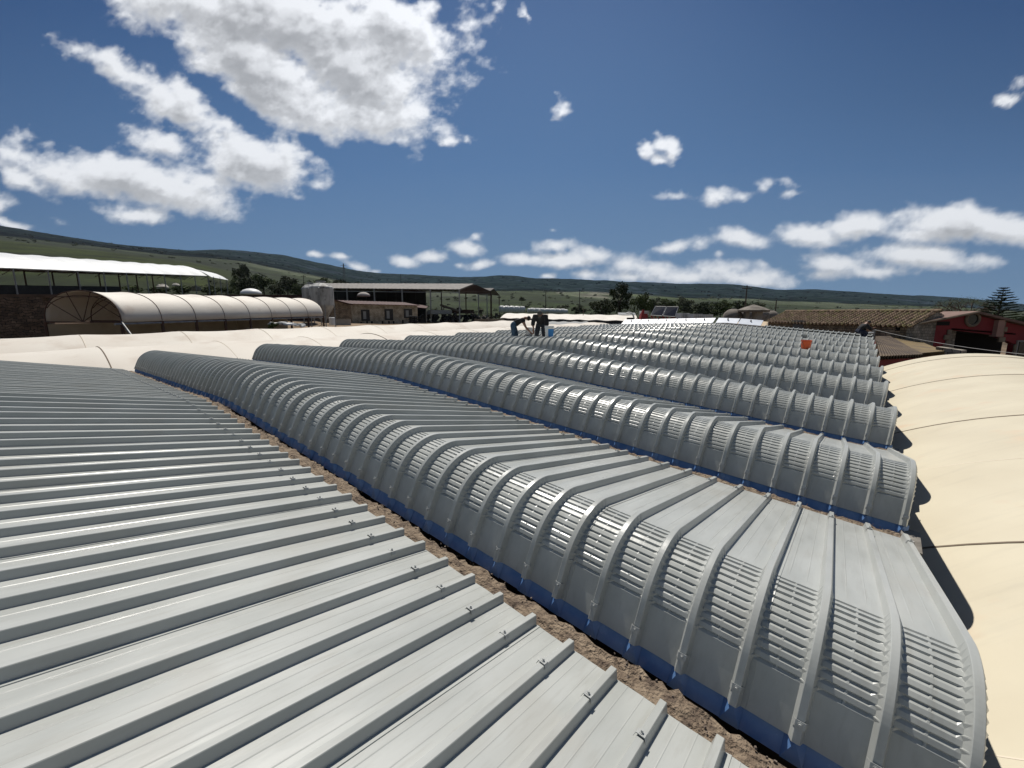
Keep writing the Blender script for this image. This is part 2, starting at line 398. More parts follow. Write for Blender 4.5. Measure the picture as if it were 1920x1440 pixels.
# row 11: new sheets only over its right-hand part, dark opening under them; old white panels over the rest
me_half = roof_sheet_mesh('roof_sheet_part', half=True, t1=21)
bay = bpy.data.objects.new('roof_row', me_half); COL.objects.link(bay); bay.parent = building; bay.location = (10 * STEP, 0, 10 * ZSTEP)
bay['label'] = 'last row, not yet finished, only its upper sheets laid over a dark gap'
o = bpy.data.objects.new('concrete_beam', me_shell); COL.objects.link(o); o.parent = bay
pan_m = mat('white_panel', (.66, .70, .76), (.56, .60, .68), scale=.6, rough=.35)
for k in range(7):
    a = 22.2 + k * 5.6 + (.5 if k == 2 else 0); b = a + 5.35
    mb = MB()
    x0, z0, x1, z1 = -10.9, 1.5, -5.2, 3.55
    vs = []
    for x, z in ((x0, z0), (x1, z1)):
        for t in (a, b):
            y, dz = bend(t); vs.append(Vector((x, float(y), z + float(dz) + .1)))
    vs = [vs[0], vs[1], vs[3], vs[2]]; vs += [p + Vector((.03, 0, -.16)) for p in vs]
    mb.add(vs, [(0, 1, 2, 3), (7, 6, 5, 4), (0, 1, 5, 4), (1, 2, 6, 5), (2, 3, 7, 6), (3, 0, 4, 7)])
    po = mb.build('roof_panel', pan_m, bay)
    m2 = MB(); y, dz = bend((a + b) / 2); m2.bar((x0 + 4.6, float(y), z0 + 1.6 + float(dz)), (x0 + 4.5, float(y), z0 + 2.15 + float(dz)), .16, 8)
    # stays at the same depth as its panel
    m2.build('knob', M['dark'], bay)
bpy.context.view_layer.update()
# walls of the shed below the roof
mb = MB(); cs = [SP(-21, .4, -1.5), SP(11.8 * STEP - 2, .4, -15.2), SP(11.8 * STEP - 2, 61.5, -15.2), SP(-21, 61.5, -1.5)]
cs = [Vector((p.x, p.y, SP(0, .4 if i in (0, 1) else 61.5, -1.5).z)) for i, p in enumerate(cs)]
inv = TR.inverted(); lo_ = [inv @ Vector((p.x, p.y, -.5)) for p in cs]; hi_ = [inv @ p for p in cs]
mb.add(hi_ + lo_, [(0, 1, 5, 4), (1, 2, 6, 5), (2, 3, 7, 6), (3, 0, 4, 7)]); mb.build('wall', M['concrete'], building)
# concrete edge beam along the right-hand gable ends
for r in range(-1, 11):
    mb = MB(); mb.box((.45, -.22, -.42), (1.35, .5, .45)); mb.build('edge_beam', M['concrete'], bays[r])
# gravel lumps in the valleys
for r, cnt, lo in ((0, 260, 2), (1, 120, 0)):
    mb = MB()
    for i in range(cnt):
        t = lo + 30 * random.random() ** 1.6; y, dz = bend(t); s_ = random.uniform(.012, .05)
        x = random.choice((random.uniform(.35, .62), random.uniform(-.1, .55)))
        mb.box((x, float(y), -.12 + float(dz) + random.uniform(-.04, .02)), (s_, s_ * random.uniform(.6, 1.6), s_ * .8), random.random() * 3, random.random(), taper=.6)
    mb.v = [(v[0], v[1], v[2]) for v in mb.v]
    o = mb.build('debris', M['debris'], bays[r], fix=False); o['kind'] = 'stuff'

# ---------------------------------------------------------------- cream vaults beside the shed
def vault(name, label, t0, width, rise, x0, x1, zoff, m, pitch_u, seams, group=None, drift=0, off=0, sag=.10, slant=0, zslope=0.0):
    """barrel canopy whose axis runs along the structure x direction; all in structure units, then placed in world"""
    root = empty(name, SP((x0 + x1) / 2, t0 + width / 2, 0)); tag(root, label, 'canopy', group)
    inv = Matrix.Translation(root.location).inverted()
    nx_ = int((x1 - x0) / pitch_u * 8); ns = 28
    def S(x, k, lift=0):
        s = k * width; zz = rise * (1 - (2 * k - 1) ** 2)
        return s, zz
    up = Vector((0, 0, 1)); X = Vector((AX[0])) ; eff = (Vector(AX[0]) * STEP + Vector(AX[2]) * ZSTEP) / STEP * UN
    Yd = Vector((AX[1][0], AX[1][1], 0)).normalized() * UN
    base0 = SP(0, 0, 0, 1) if t0 < 0 else SP(0, 62, 0, 1)
    tt = t0 if t0 < 0 else t0 - 62
    def pt(x, k, lift=0):
        s, zz = S(x, k)
        ph = ((x - off) / pitch_u) % 1.0
        sg = -sag * abs(math.sin(math.pi * ph)) ** .8 * (.3 + .7 * math.sin(math.pi * k))
        return base0 + eff * x + Yd * (tt + s) + up * ((zz + zoff + sg + lift + zslope * x) * UN)
    P = []
    for i in range(nx_ + 1):
        x = x0 + (x1 - x0) * i / nx_
        P.append([tuple(inv @ pt(x, j / ns)) for j in range(ns + 1)])
    mb = MB(); mb.grid(np.array(P)); c = mb.build('membrane', m, root, smooth=True, fix=False)
    mod = c.modifiers.new('thickness', 'SOLIDIFY'); mod.thickness = .012; mod.offset = -1
    k0 = math.ceil((x0 - off) / pitch_u); k1 = math.floor((x1 - off) / pitch_u)
    for q in range(k0, k1 + 1):
        mb = MB(); x = q * pitch_u + off
        pts = [inv @ pt(x, j / ns, .03) for j in range(ns + 1)]
        heavy = seams(q)
        mb.tube(pts, .016 if heavy else .007, 5); mb.build('seam', M['seam'] if heavy else M['weld'], root)
    # end frames and eave
    for k in (0, 1):
        mb = MB(); mb.tube([inv @ pt(x0 + (x1 - x0) * i / 10, k, -.1) for i in range(11)], .03, 6); mb.build('eave_pipe', M['concrete'], root)
    mb = MB()
    for k in (0, 1):
        for i in range(0, 11):
            p = pt(x0 + (x1 - x0) * i / 10, k, -.1); mb.bar(inv @ p, inv @ Vector((p.x, p.y, .0)), .04, 6)
    o = mb.build('posts', M['concrete'], root); o['kind'] = 'stuff'
    # end wall at the far end
    mb = MB(); lower = pt(x1, 0).z - 1.0
    row = [pt(x1 - .05, j / ns, -.02) for j in range(ns + 1)]
    for a, b in zip(row[:-1], row[1:]):
        mb.add([inv @ a, inv @ b, inv @ Vector((b.x, b.y, lower)), inv @ Vector((a.x, a.y, lower))], [(0, 1, 2, 3)])
    mb.build('end_wall', m, root, fix=False)
    return root
vault('vault_canopy', 'large smooth cream canvas vault along the right-hand ends of the metal roof rows', -28.2, 28.8, 4.4, -26, 79, -3.8, M['canvas'], 11, lambda q: q % 2 == 0, sag=.14, off=6)
vault('vault_canopy', 'pale cream vault nearest beyond the left-hand ends of the metal roof rows', 63.0, 19, 2.6, -30, 112, -.55, M['canvas_pale'], 12, lambda q: q in (-1, 2), sag=.26, group=None)
vault('vault_canopy', 'outer pale cream vault alongside the dirt yard and the open arched tunnel', 82.3, 19, 3.2, -40, 96, -.2, M['canvas_pale'], 12, lambda q: False, sag=.26)
# ---------------------------------------------------------------- sky dome with clouds (direction based)
def srgb(c): c = np.asarray(c, float) / 255; return np.where(c <= .04045, c / 12.92, ((c + .055) / 1.055) ** 2.4)
# each puff: centre u, v, half sizes, rotation (deg), strength
PUFFS = [(520, 40, 330, 75, 14, 1.1), (640, 110, 210, 80, 38, 1.1), (470, 120, 190, 70, 35, 1), (560, 190, 150, 45, 22, .95), (740, 45, 110, 60, 20, .95), (300, 10, 110, 50, 20, .7), (690, 215, 75, 35, 20, .8), (800, 75, 50, 30, 0, .5),
         (745, 170, 65, 40, 0, .62), (680, 125, 16, 12, 0, .5), (750, 235, 30, 14, 0, .45), (885, 20, 30, 35, 20, .35), (930, 15, 16, 28, 20, .35),
         (240, 138, 110, 30, 24, .62), (335, 198, 100, 40, 32, .9), (395, 250, 56, 26, 60, .6), (480, 300, 110, 54, 6, 1.0), (305, 275, 80, 32, 10, .62), (420, 270, 60, 24, 5, .5), (150, 105, 36, 14, 30, .3),
         (60, 290, 80, 28, 20, .55), (110, 325, 90, 34, 22, .65), (230, 330, 110, 46, 12, 1), (330, 370, 120, 36, 12, .85), (390, 345, 60, 24, 10, .5), (250, 405, 70, 16, 8, .6), (40, 330, 60, 26, 30, .6), (600, 340, 18, 12, 30, .3), (115, 415, 24, 8, 12, .25), (10, 415, 60, 9, 12, .5),
         (830, 263, 26, 14, -10, .45), (876, 258, 8, 8, 0, .25), (980, 28, 7, 16, -15, .35), (1038, 175, 8, 12, -30, .35), (1046, 213, 14, 14, 0, .32),
         (1213, 268, 18, 18, 0, .5), (1245, 262, 26, 16, 20, .5), (1262, 288, 18, 20, 0, .45), (1238, 300, 22, 12, 10, .42), (1205, 285, 10, 14, 0, .35), (1265, 270, 12, 20, 0, .35),
         (1265, 367, 36, 10, -4, .45), (1335, 365, 36, 18, -12, .55), (1390, 367, 18, 12, 0, .4), (1436, 352, 18, 20, 0, .35), (1478, 343, 16, 7, 10, .3), (1484, 364, 16, 8, 0, .32),
         (1520, 440, 70, 20, 2, .75), (1610, 425, 75, 26, -12, .75), (1685, 402, 36, 16, -14, .4), (1790, 418, 100, 38, 2, 1.1), (1870, 430, 80, 30, 8, .9), (1960, 430, 100, 26, 0, .8), (1730, 440, 60, 18, 0, .7),
         (1390, 448, 50, 19, 10, .6), (1350, 475, 14, 8, 0, .35), (1040, 457, 38, 15, -4, .6), (1055, 487, 60, 18, 0, .7), (985, 486, 44, 12, 0, .5), (1115, 478, 34, 14, 10, .5), (1027, 517, 18, 6, 0, .4), (1098, 515, 26, 12, 0, .5), (1035, 430, 8, 4, 0, .25),
         (1255, 465, 36, 12, -14, .42), (1310, 460, 16, 12, 0, .3), (1175, 495, 26, 20, 0, .42), (1220, 505, 60, 18, 0, .5), (1340, 505, 60, 20, -6, .5), (1290, 520, 90, 18, 0, .6), (1400, 522, 90, 17, 4, .55), (1180, 520, 60, 14, 0, .5), (1450, 515, 30, 14, 0, .35), (1430, 495, 16, 8, 0, .28),
         (1570, 495, 70, 20, 2, .6), (1730, 483, 110, 24, 4, .7), (1640, 510, 80, 14, 0, .55), (1840, 488, 40, 10, 4, .35), (1535, 515, 24, 10, 0, .35), (1670, 468, 14, 10, 30, .3),
         (1900, 190, 34, 12, -14, .5), (1925, 155, 24, 10, -20, .35), (760, 490, 32, 12, 10, .6), (812, 482, 32, 11, 0, .6), (875, 467, 32, 18, 6, .62), (888, 443, 14, 9, 0, .5), (900, 497, 24, 9, -10, .5), (862, 500, 12, 6, 0, .35),
         (590, 477, 16, 6, 4, .4), (640, 479, 18, 6, 4, .4), (672, 499, 26, 9, 20, .45), (705, 508, 12, 4, 0, .3), (560, 362, 12, 6, 0, .2),
         (-180, 200, 160, 50, 10, .9), (-150, 380, 160, 36, 0, .9), (2150, 300, 150, 40, 0, .9), (2250, 480, 160, 30, 0, .8)]
def build_sky():
    azs = np.radians(np.arange(-68, 68.01, .145)); els = np.radians(np.arange(-2.5, 56.01, .145))
    AZ, EL = np.meshgrid(azs, els)
    dx = np.sin(AZ) * np.cos(EL); dy = np.cos(AZ) * np.cos(EL); dz = np.sin(EL)
    c = dy * CP - dz * SPi; b = dy * SPi + dz * CP; c = np.maximum(c, .02)
    U = 960 + FPX * dx / c; V = 720 - FPX * b / c
    def dens(U, V):
        wx = 46 * (fbm(U / 90, V / 60, 5, 31) - .5) + 14 * (fbm(U / 16, V / 12, 4, 33) - .5); wy = 32 * (fbm(U / 90, V / 60, 5, 51) - .5) + 12 * (fbm(U / 16, V / 12, 4, 35) - .5)
        small = np.clip((560 - V) / 300, .25, 1)
        Uw = U + wx * small; Vw = V + wy * small; d = np.full(U.shape, -1.0)
        for (u0, v0, a, b_, rot, st) in PUFFS:
            cr, sr = math.cos(R(rot)), math.sin(R(rot))
            m = (np.abs(U - u0) < a * 1.6 + 60) & (np.abs(V - v0) < max(a * abs(sr), b_) * 1.6 + 60)
            if not m.any(): continue
            x = Uw[m] - u0; y = Vw[m] - v0
            p = (x * cr + y * sr) / (a * 1.06); q = (-x * sr + y * cr) / (b_ * 1.02)
            k = st * (1 - np.sqrt(p * p + q * q)) + .12 * (st - .6)
            d[m] = np.maximum(d[m], k) + .35 * np.exp(-np.abs(d[m] - k) * 9) * .25
        n = fbm(U / 42, V / 30, 6, 77, .55) - .5; n2 = fbm(U / 13, V / 9, 5, 78, .6) - .5
        return d + n * .85 * np.clip(.4 + small * .6, 0, 1) + n2 * .22 + .02
    D = dens(U, V)
    alpha = smooth(-.06, .50, D) ** .85
    # amount of cloud between this point and the sun (up the picture) = how grey it is
    D2 = dens(U + 4, V - 20); D3 = dens(U, V - 42)
    thick = np.clip(D, 0, 1) * .75 + np.clip(D2, 0, 1) * .65 + np.clip(D3, 0, 1) * .45
    shade = 1.02 - .38 * smooth(.5, 1.6, thick) + .22 * (fbm(U / 34, V / 20, 6, 90, .6) - .5) + .8 * np.clip(D - D2, -.15, .3)
    # clear sky
    h = np.clip((575 - V) / 575, -.1, 1.3)[..., None]
    lo = srgb((118, 148, 178)); mid = srgb((80, 116, 160)); top = srgb((58, 92, 140))
    sky = np.where(h < .45, lo + (mid - lo) * np.clip(h / .45, 0, 1) ** .8, mid + (top - mid) * np.clip((h - .45) / .55, 0, 1))
    side = smooth(900, 2000, U)[..., None]; sky = sky * (1 - .22 * side * np.clip(h * 1.5, .2, 1)); sl = smooth(700, -200, U)[..., None]; sky = sky * (1 - .16 * sl)
    glow = np.exp(-(((U - 1050) / 420) ** 2 + ((V + 60) / 330) ** 2))[..., None]; sky = sky + glow * np.array([.035, .042, .05])
    white = srgb((238, 240, 243)); cl = white * np.clip(shade, .3, 1.1)[..., None]
    cl = cl * np.array([1, 1, 1.0]); cl = cl + (sky - cl) * .10
    bright = 1 + .25 * glow + .06 * smooth(540, 200, V)[..., None] - .06
    cl = cl * bright
    # thin edges
    colr = sky + (cl - sky) * (alpha * .97)[..., None]
    RAD = 7000
    P = np.stack([dx * RAD, dy * RAD, dz * RAD + CAMH], -1).reshape(-1, 3)
    me = bpy.data.meshes.new('sky'); na, nb_ = U.shape
    i = np.arange(na - 1)[:, None]; j = np.arange(nb_ - 1)[None, :]; a = i * nb_ + j
    F = np.stack([a, a + 1, a + nb_ + 1, a + nb_], -1).reshape(-1, 4).astype(np.int32)
    me.vertices.add(len(P)); me.vertices.foreach_set('co', P.ravel()); me.loops.add(F.size); me.loops.foreach_set('vertex_index', F.ravel())
    me.polygons.add(len(F)); me.polygons.foreach_set('loop_start', np.arange(0, F.size, 4, dtype=np.int32)); me.polygons.foreach_set('loop_total', np.full(len(F), 4, dtype=np.int32))
    me.update(calc_edges=True)
    ca = me.color_attributes.new('sky_colour', 'FLOAT_COLOR', 'POINT')
    ca.data.foreach_set('color', np.concatenate([colr.reshape(-1, 3), np.ones((len(P), 1))], 1).astype(np.float32).ravel())
    m = bpy.data.materials.new('sky_light'); m.use_nodes = True; N = m.node_tree; N.nodes.clear()
    o_ = N.nodes.new('ShaderNodeOutputMaterial'); e = N.nodes.new('ShaderNodeEmission'); at_ = N.nodes.new('ShaderNodeVertexColor'); at_.layer_name = 'sky_colour'
    N.links.new(at_.outputs[0], e.inputs[0]); N.links.new(e.outputs[0], o_.inputs[0]); m.cycles.emission_sampling = 'NONE'
    me.materials.append(m)
    o = bpy.data.objects.new('sky', me); COL.objects.link(o); tag(o, kind='structure')
build_sky()

# ---------------------------------------------------------------- terrain
YK = [60, 100, 200, 400, 800, 2400]
VT = {-1500: [560, 540, 500, 460, 430, 400], -300: [555, 525, 482, 440, 405, 372], 0: [556, 535, 484, 449, 434, 418], 60: [557, 537, 488, 455, 440, 428], 130: [558, 540, 493, 463, 450, 440], 200: [560, 545, 499, 470, 458, 452], 260: [562, 548, 505, 478, 466, 460],
      320: [566, 553, 514, 486, 472, 465], 370: [572, 558, 524, 493, 476, 469], 430: [585, 570, 541, 506, 482, 467], 470: [590, 574, 549, 514, 488, 470], 540: [597, 582, 560, 530, 502, 478], 600: [603, 590, 570, 542, 515, 492], 660: [607, 594, 576, 552, 530, 505], 720: [610, 597, 580, 558, 540, 512],
      790: [611, 600, 584, 562, 543, 514], 860: [612, 601, 584, 562, 545, 519], 910: [612, 601, 583, 562, 545, 518], 935: [612, 601, 583, 562, 545, 515.5], 965: [612, 601, 584, 562, 545, 516], 1000: [612, 602, 585, 563, 545, 521], 1060: [613, 602, 588, 567, 547, 523],
      1120: [613, 603, 590, 571, 549, 525], 1200: [614, 604, 592, 574, 552, 529], 1270: [615, 605, 594, 577, 556, 533], 1330: [616, 606, 594, 578, 557, 532], 1370: [616, 606, 595, 579, 557, 533], 1410: [617, 606, 596, 580, 559, 537], 1450: [618, 606, 596, 581, 562, 543],
      1520: [620, 606, 596, 581, 564, 543], 1600: [622, 607, 597, 582, 568, 547], 1700: [624, 608, 598, 585, 573, 554], 1800: [625, 609, 599, 588, 578, 559], 1920: [626, 610, 600, 592, 584, 571], 2300: [626, 610, 602, 597, 592, 588], 3600: [626, 612, 604, 600, 597, 594]}
UK = np.array(sorted(VT)); VM = np.array([VT[k] for k in UK], float)
TANP = math.tan(PITCH)
def zrel(u_dir, v, Y):       # height relative to the eye of direction v at forward distance Y
    b = (720 - v) / FPX; return Y * (-SPi + b * CP) / (CP + b * SPi)
def terrain_z(Uc, Y):
    Uc = np.asarray(Uc, float); Y = np.asarray(Y, float)
    vals = [np.interp(Uc, UK, zrel(0, VM[:, k], YK[k])) for k in range(6)]
    near = np.where(Uc < 330, -3.4, -3.4) + 0 * Y
    lY = np.log(Y)
    kY = [3, 30] + YK; kz = [near * 0 - 4.9, near * 0 - 4.4] + [v + 0 * Y for v in vals]
    kz[1] = np.where(Uc < 330, -3.2, -4.2) + 0 * Y
    z = kz[0].copy()
    for i in range(len(kY) - 1):
        a, b = math.log(kY[i]), math.log(kY[i + 1]); t = np.clip((lY - a) / (b - a), 0, 1); ts = t * .6 + .4 * t * t * (3 - 2 * t)
        # interpolate slope (tangent) rather than height
        ta = kz[i] / kY[i]; tb = kz[i + 1] / kY[i + 1]
        zi = (ta + (tb - ta) * ts) * Y
        z = np.where(lY >= a, zi, z)
    z = np.where(lY > math.log(2400), kz[-1] - (Y - 2400) * .25, z)
    # retaining step on the left
    step = smooth(4, 5.5, Y - 31) * smooth(420, 300, Uc + (Y - 33) * 2.0)
    return z, step
def ground_height(X, Y):
    u = 960 + FPX * np.asarray(X) / np.asarray(Y) / CP
    return float(terrain_z(u, Y)[0]) + CAMH
def terrain_mesh(name, y0, y1, ny, m, dens_u=5):
    ys = np.exp(np.linspace(math.log(y0), math.log(y1), ny)); us = np.concatenate([np.arange(-1400, -100, 30), np.arange(-100, 2020, dens_u), np.arange(2020, 3500, 30)])
    UU, YY = np.meshgrid(us, ys); Z, st = terrain_z(UU, YY)
    X = (UU - 960) / FPX * YY * CP
    far = smooth(150, 900, YY)
    Z = Z + far * YY * .006 * (fbm(X / 90, YY / 130, 5, 3) - .5) * 2 * smooth(2400, 1500, YY) + YY * .0016 * (fbm(X / 25, YY / 40, 4, 4) - .5)
    Z = Z + smooth(1000, 2400, YY) * 14 * (fbm(X / 260, YY * 0 + .3, 4, 6) - .5)
    mb = MB(); mb.grid(np.stack([X, YY, Z + CAMH], -1)); o = mb.build(name, m, smooth=True, fix=False); tag(o, kind='structure')
    return o, UU, YY, X
def cover_mat(name):
    m = bpy.data.materials.new(name); m.use_nodes = True; N = m.node_tree; L = N.links; b = N.nodes['Principled BSDF']
    b.inputs['Roughness'].default_value = .95; b.inputs['Specular IOR Level'].default_value = .1
    a = N.nodes.new('ShaderNodeVertexColor'); a.layer_name = 'cover'
    tc = N.nodes.new('ShaderNodeTexCoord'); n = N.nodes.new('ShaderNodeTexNoise'); n.inputs['Scale'].default_value = .35; n.inputs['Detail'].default_value = 10; n.inputs['Roughness'].default_value = .7
    L.new(tc.outputs['Object'], n.inputs['Vector'])
    r = N.nodes.new('ShaderNodeMapRange'); r.inputs['From Min'].default_value = .3; r.inputs['From Max'].default_value = .7; r.inputs['To Min'].default_value = .45; r.inputs['To Max'].default_value = 1.45
    L.new(n.outputs[0], r.inputs[0])
    mx = N.nodes.new('ShaderNodeMix'); mx.data_type = 'RGBA'; mx.blend_type = 'MULTIPLY'; mx.inputs[0].default_value = 1; L.new(a.outputs[0], mx.inputs[6]); L.new(r.outputs[0], mx.inputs[7])
    n3 = N.nodes.new('ShaderNodeTexNoise'); n3.inputs['Scale'].default_value = .022; n3.inputs['Detail'].default_value = 9; n3.inputs['Roughness'].default_value = .68; L.new(tc.outputs['Object'], n3.inputs['Vector'])
    r3 = N.nodes.new('ShaderNodeMapRange'); r3.inputs['From Min'].default_value = .36; r3.inputs['From Max'].default_value = .64; r3.inputs['To Min'].default_value = .42; r3.inputs['To Max'].default_value = 1.5; L.new(n3.outputs[0], r3.inputs[0])
    mx2 = N.nodes.new('ShaderNodeMix'); mx2.data_type = 'RGBA'; mx2.blend_type = 'MULTIPLY'; mx2.inputs[0].default_value = 1; L.new(mx.outputs[2], mx2.inputs[6]); L.new(r3.outputs[0], mx2.inputs[7])
    L.new(mx2.outputs[2], b.inputs['Base Color'])
    bp = N.nodes.new('ShaderNodeBump'); bp.inputs['Distance'].default_value = .6; bp.inputs['Strength'].default_value = .5; L.new(n.outputs[0], bp.inputs['Height']); L.new(bp.outputs[0], b.inputs['Normal'])
    return m
def paint(o, UU, YY, X):
    grass = np.array([.034, .052, .013]); lush = np.array([.036, .050, .006]); scrub = np.array([.060, .075, .040]); olive = np.array([.080, .094, .054]); rock = np.array([.19, .175, .14]); dirt = np.array([.20, .15, .105]); dgreen = np.array([.024, .034, .016])
    f1 = fbm(X / 70, YY / 110, 5, 11); f2 = fbm(X / 22, YY / 40, 5, 12); f3 = fbm(X / 240, YY / 400, 4, 13)
    c = np.zeros(UU.shape + (3,)) + olive
    def mixin(c, col, k): return c + (col - c) * k[..., None]
    c = mixin(c, scrub, smooth(.46, .56, f1 * .6 + f2 * .4) * .7)
    c = mixin(c, rock, smooth(.56, .70, f2 * .5 + f3 * .5) * .55)
    # patchwork fields
    fx = np.floor(X / 85 + f3 * 3); fy = np.floor(YY / 150 + f1 * 2); fv = vnoise2(fx + .5, fy + .5, 44)
    c = mixin(c, grass * .75, ((fv > .52) * smooth(120, 200, YY) * smooth(1500, 700, YY) * .8))
    c = mixin(c, np.array([.10, .10, .045]), ((fv < .16) * smooth(150, 250, YY) * smooth(1800, 900, YY) * .6))
    left = smooth(560, 420, UU)
    c = mixin(c, lush * (1 + .3 * (f2 - .5))[..., None] if False else lush, left * smooth(60, 100, YY) * smooth(430, 380, YY) * (UU < 600))
    c = mixin(c, dgreen, left * smooth(395, 430, YY) * smooth(900, 620, YY) * .85)
    c = mixin(c, dgreen, smooth(400, 470, UU) * smooth(840, 760, UU) * smooth(60, 90, YY) * smooth(520, 320, YY) * .6)
    c = mixin(c, grass * 1.1, smooth(860, 900, UU) * smooth(1180, 1100, UU) * smooth(110, 150, YY) * smooth(420, 300, YY) * .9)
    c = c * (1 + 1.9 * smooth(600, 1100, YY) * smooth(-400, 700, UU))[..., None]  # far slopes painted lighter, as if the sun reached them
    c = mixin(c, dgreen, left * smooth(170, 110, YY) * .65)
    c = c * (1 - .38 * smooth(80, 110, YY) * smooth(800, 450, YY))[..., None]
    c = mixin(c, dirt, smooth(90, 66, YY) * smooth(480, 560, UU))
    c = mixin(c, np.array([.10, .07, .05]), smooth(60, 45, YY) * smooth(560, 480, UU))
    ca = o.data.color_attributes.new('cover', 'FLOAT_COLOR', 'POINT'); n = UU.size
    ca.data.foreach_set('color', np.concatenate([c.reshape(-1, 3), np.ones((n, 1))], 1).astype(np.float32).ravel())
cm = cover_mat('land_cover')
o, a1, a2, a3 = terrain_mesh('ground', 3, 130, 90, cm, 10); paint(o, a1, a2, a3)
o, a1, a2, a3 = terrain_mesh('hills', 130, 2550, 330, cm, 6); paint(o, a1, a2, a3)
mb = MB(); mb.add([(-1500, -900, -.9 + CAMH - 6), (1500, -900, -.9 + CAMH - 6), (1500, 12, -.9 + CAMH - 6), (-1500, 12, -.9 + CAMH - 6)], [(0, 1, 2, 3)])
tag(mb.build('yard', mat('yard_dirt', (.16, .12, .09), (.22, .17, .12), scale=.5, rough=.95)), kind='structure')

# ---------------------------------------------------------------- vegetation
def leafmat(name, c, c2):
    m = mat(name, c, c2, scale=1.4, rough=.75, spec=.2, lo=.3, hi=.7); return m
M['leaf_dark'] = leafmat('leaf_dark', (.016, .026, .008), (.045, .062, .016)); M['leaf_mid'] = leafmat('leaf_mid', (.03, .052, .010), (.075, .10, .022)); M['leaf_olive'] = leafmat('leaf_olive', (.05, .06, .03), (.10, .11, .06))
M['bark'] = mat('bark', (.07, .05, .035), (.13, .10, .07), scale=3, rough=.9)
def crown_mb(rx, rz, zc, nclump=26, leaves=70, size=.22, seed=0, flat=.8):
    rd = random.Random(seed); mb = MB()
    for i in range(nclump):
        while True:
            p = Vector((rd.uniform(-1, 1), rd.uniform(-1, 1), rd.uniform(-1, 1)))
            if .25 < p.length < 1: break
        c = Vector((p.x * rx, p.y * rx, zc + p.z * rz)); cr = rd.uniform(.24, .42) * rx
        for k in range(leaves):
            d = Vector((rd.gauss(0, 1), rd.gauss(0, 1), rd.gauss(0, 1) * flat)).normalized() * cr * rd.random() ** .4
            q = c + d; n = Vector((rd.gauss(0, 1), rd.gauss(0, 1), rd.gauss(.5, 1))).normalized(); a = n.orthogonal().normalized(); b = n.cross(a)
            s_ = size * rd.uniform(.5, 1.3)
            mb.add([q + a * s_, q + b * s_ * .7, q - a * s_, q - b * s_ * .7], [(0, 1, 2, 3)])
    return mb
def trunk_mb(h, r, seed=0, spread=1.0, n=6):
    rd = random.Random(seed); mb = MB(); mb.bar((0, 0, -.6), (0, 0, h * .55), r, 8, r * .7)
    for i in range(n):
        a = rd.random() * 6.28; e = Vector((math.cos(a) * spread, math.sin(a) * spread, h * rd.uniform(.75, 1.0))); mid = Vector((e.x * .4, e.y * .4, h * .65))
        mb.bar((0, 0, h * rd.uniform(.35, .55)), mid, r * .5, 6, r * .35); mb.bar(mid, e, r * .35, 5, r * .12)
    return mb
PROTO = {}
def tree(pos, h, wd, kind, label, cat='tree', group=None, name='tree', base=.35):
    """kind picks a shared crown; h height, wd crown width"""
    t = empty(name, pos, random.random() * 6.28); tag(t, label, cat, group)
    key = kind
    if key not in PROTO:
        m = {'a': M['leaf_dark'], 'b': M['leaf_mid'], 'c': M['leaf_olive']}[kind[0]]; sd_ = sum(map(ord, kind)) * 7
        if kind[1:] == 'bush': cb = crown_mb(.5, .46, .45, 16, 80, .045, sd_)
        else: cb = crown_mb(.46, .44, .52, 34, 90, .034, sd_)
        PROTO[key] = (cb, trunk_mb(.8, .035, sd_, .25), m)
        co = cb.build('crown', m, t, fix=False); to = PROTO[key][1].build('trunk', M['bark'], t)
        PROTO[key] = (co.data, to.data)
    else:
        co = bpy.data.objects.new('crown', PROTO[key][0]); COL.objects.link(co); co.parent = t
        to = bpy.data.objects.new('trunk', PROTO[key][1]); COL.objects.link(to); to.parent = t
    for o in (co, to): o.scale = (wd, wd, h)
    return t
def tree_at(u, vtop, vbot, Y, wpx, kind, label, **k):
    p = at(u, vbot, Y); h = (at(u, vtop, Y) - p).z; return tree((p.x, p.y, p.z), h, wpx / FPX * Y, kind, label, **k)
tree_at(1160, 533, 592, 88, 44, 'a1', 'tallest dark round tree of the clump right of the two workers')
tree_at(1128, 560, 594, 82, 46, 'abush1', 'low dark bush at the left foot of the tallest clump tree', cat='bush', name='bush')
tree_at(1200, 546, 592, 86, 40, 'b1', 'mid green tree just right of the tallest clump tree')
tree_at(1222, 556, 592, 92, 34, 'a2', 'small dark tree behind the tilted solar panels')
tree_at(1250, 560, 592, 95, 46, 'b2', 'green rounded tree behind the right end of the tilted solar panels')
tree_at(1282, 558, 592, 100, 40, 'c1', 'thin olive tree above the white tank cubes', )
tree_at(1318, 566, 598, 92, 44, 'a3', 'dark broad bush right of the white tank cubes', cat='bush', name='bush')
tree_at(1350, 563, 596, 96, 44, 'b3', 'leafy tree behind the leftmost domed concrete tank')
tree_at(1385, 565, 594, 100, 40, 'a1', 'dark tree between the utility pole and the domed tanks')
tree_at(1415, 566, 592, 105, 38, 'c2', 'olive tree behind the small pointed concrete tower')
tree_at(1020, 574, 588, 130, 22, 'abush2', 'dark bush at the foot of the left thin utility pole in the green field', cat='bush', name='bush')
tree_at(1052, 570, 590, 125, 34, 'cbush', 'pale olive bush with flowers between the two thin poles', cat='bush', name='bush')
tree_at(1085, 572, 590, 128, 28, 'abush1', 'dark bush right beside the right thin utility pole', cat='bush', name='bush')
tree_at(978, 556, 566, 210, 10, 'abush2', 'single dark bush standing in the bright green field', cat='bush', name='bush')
tree_at(1612, 581, 592, 110, 46, 'abush1', 'dark spreading bush peeking above the clay tile roof ridge', cat='bush', name='bush')
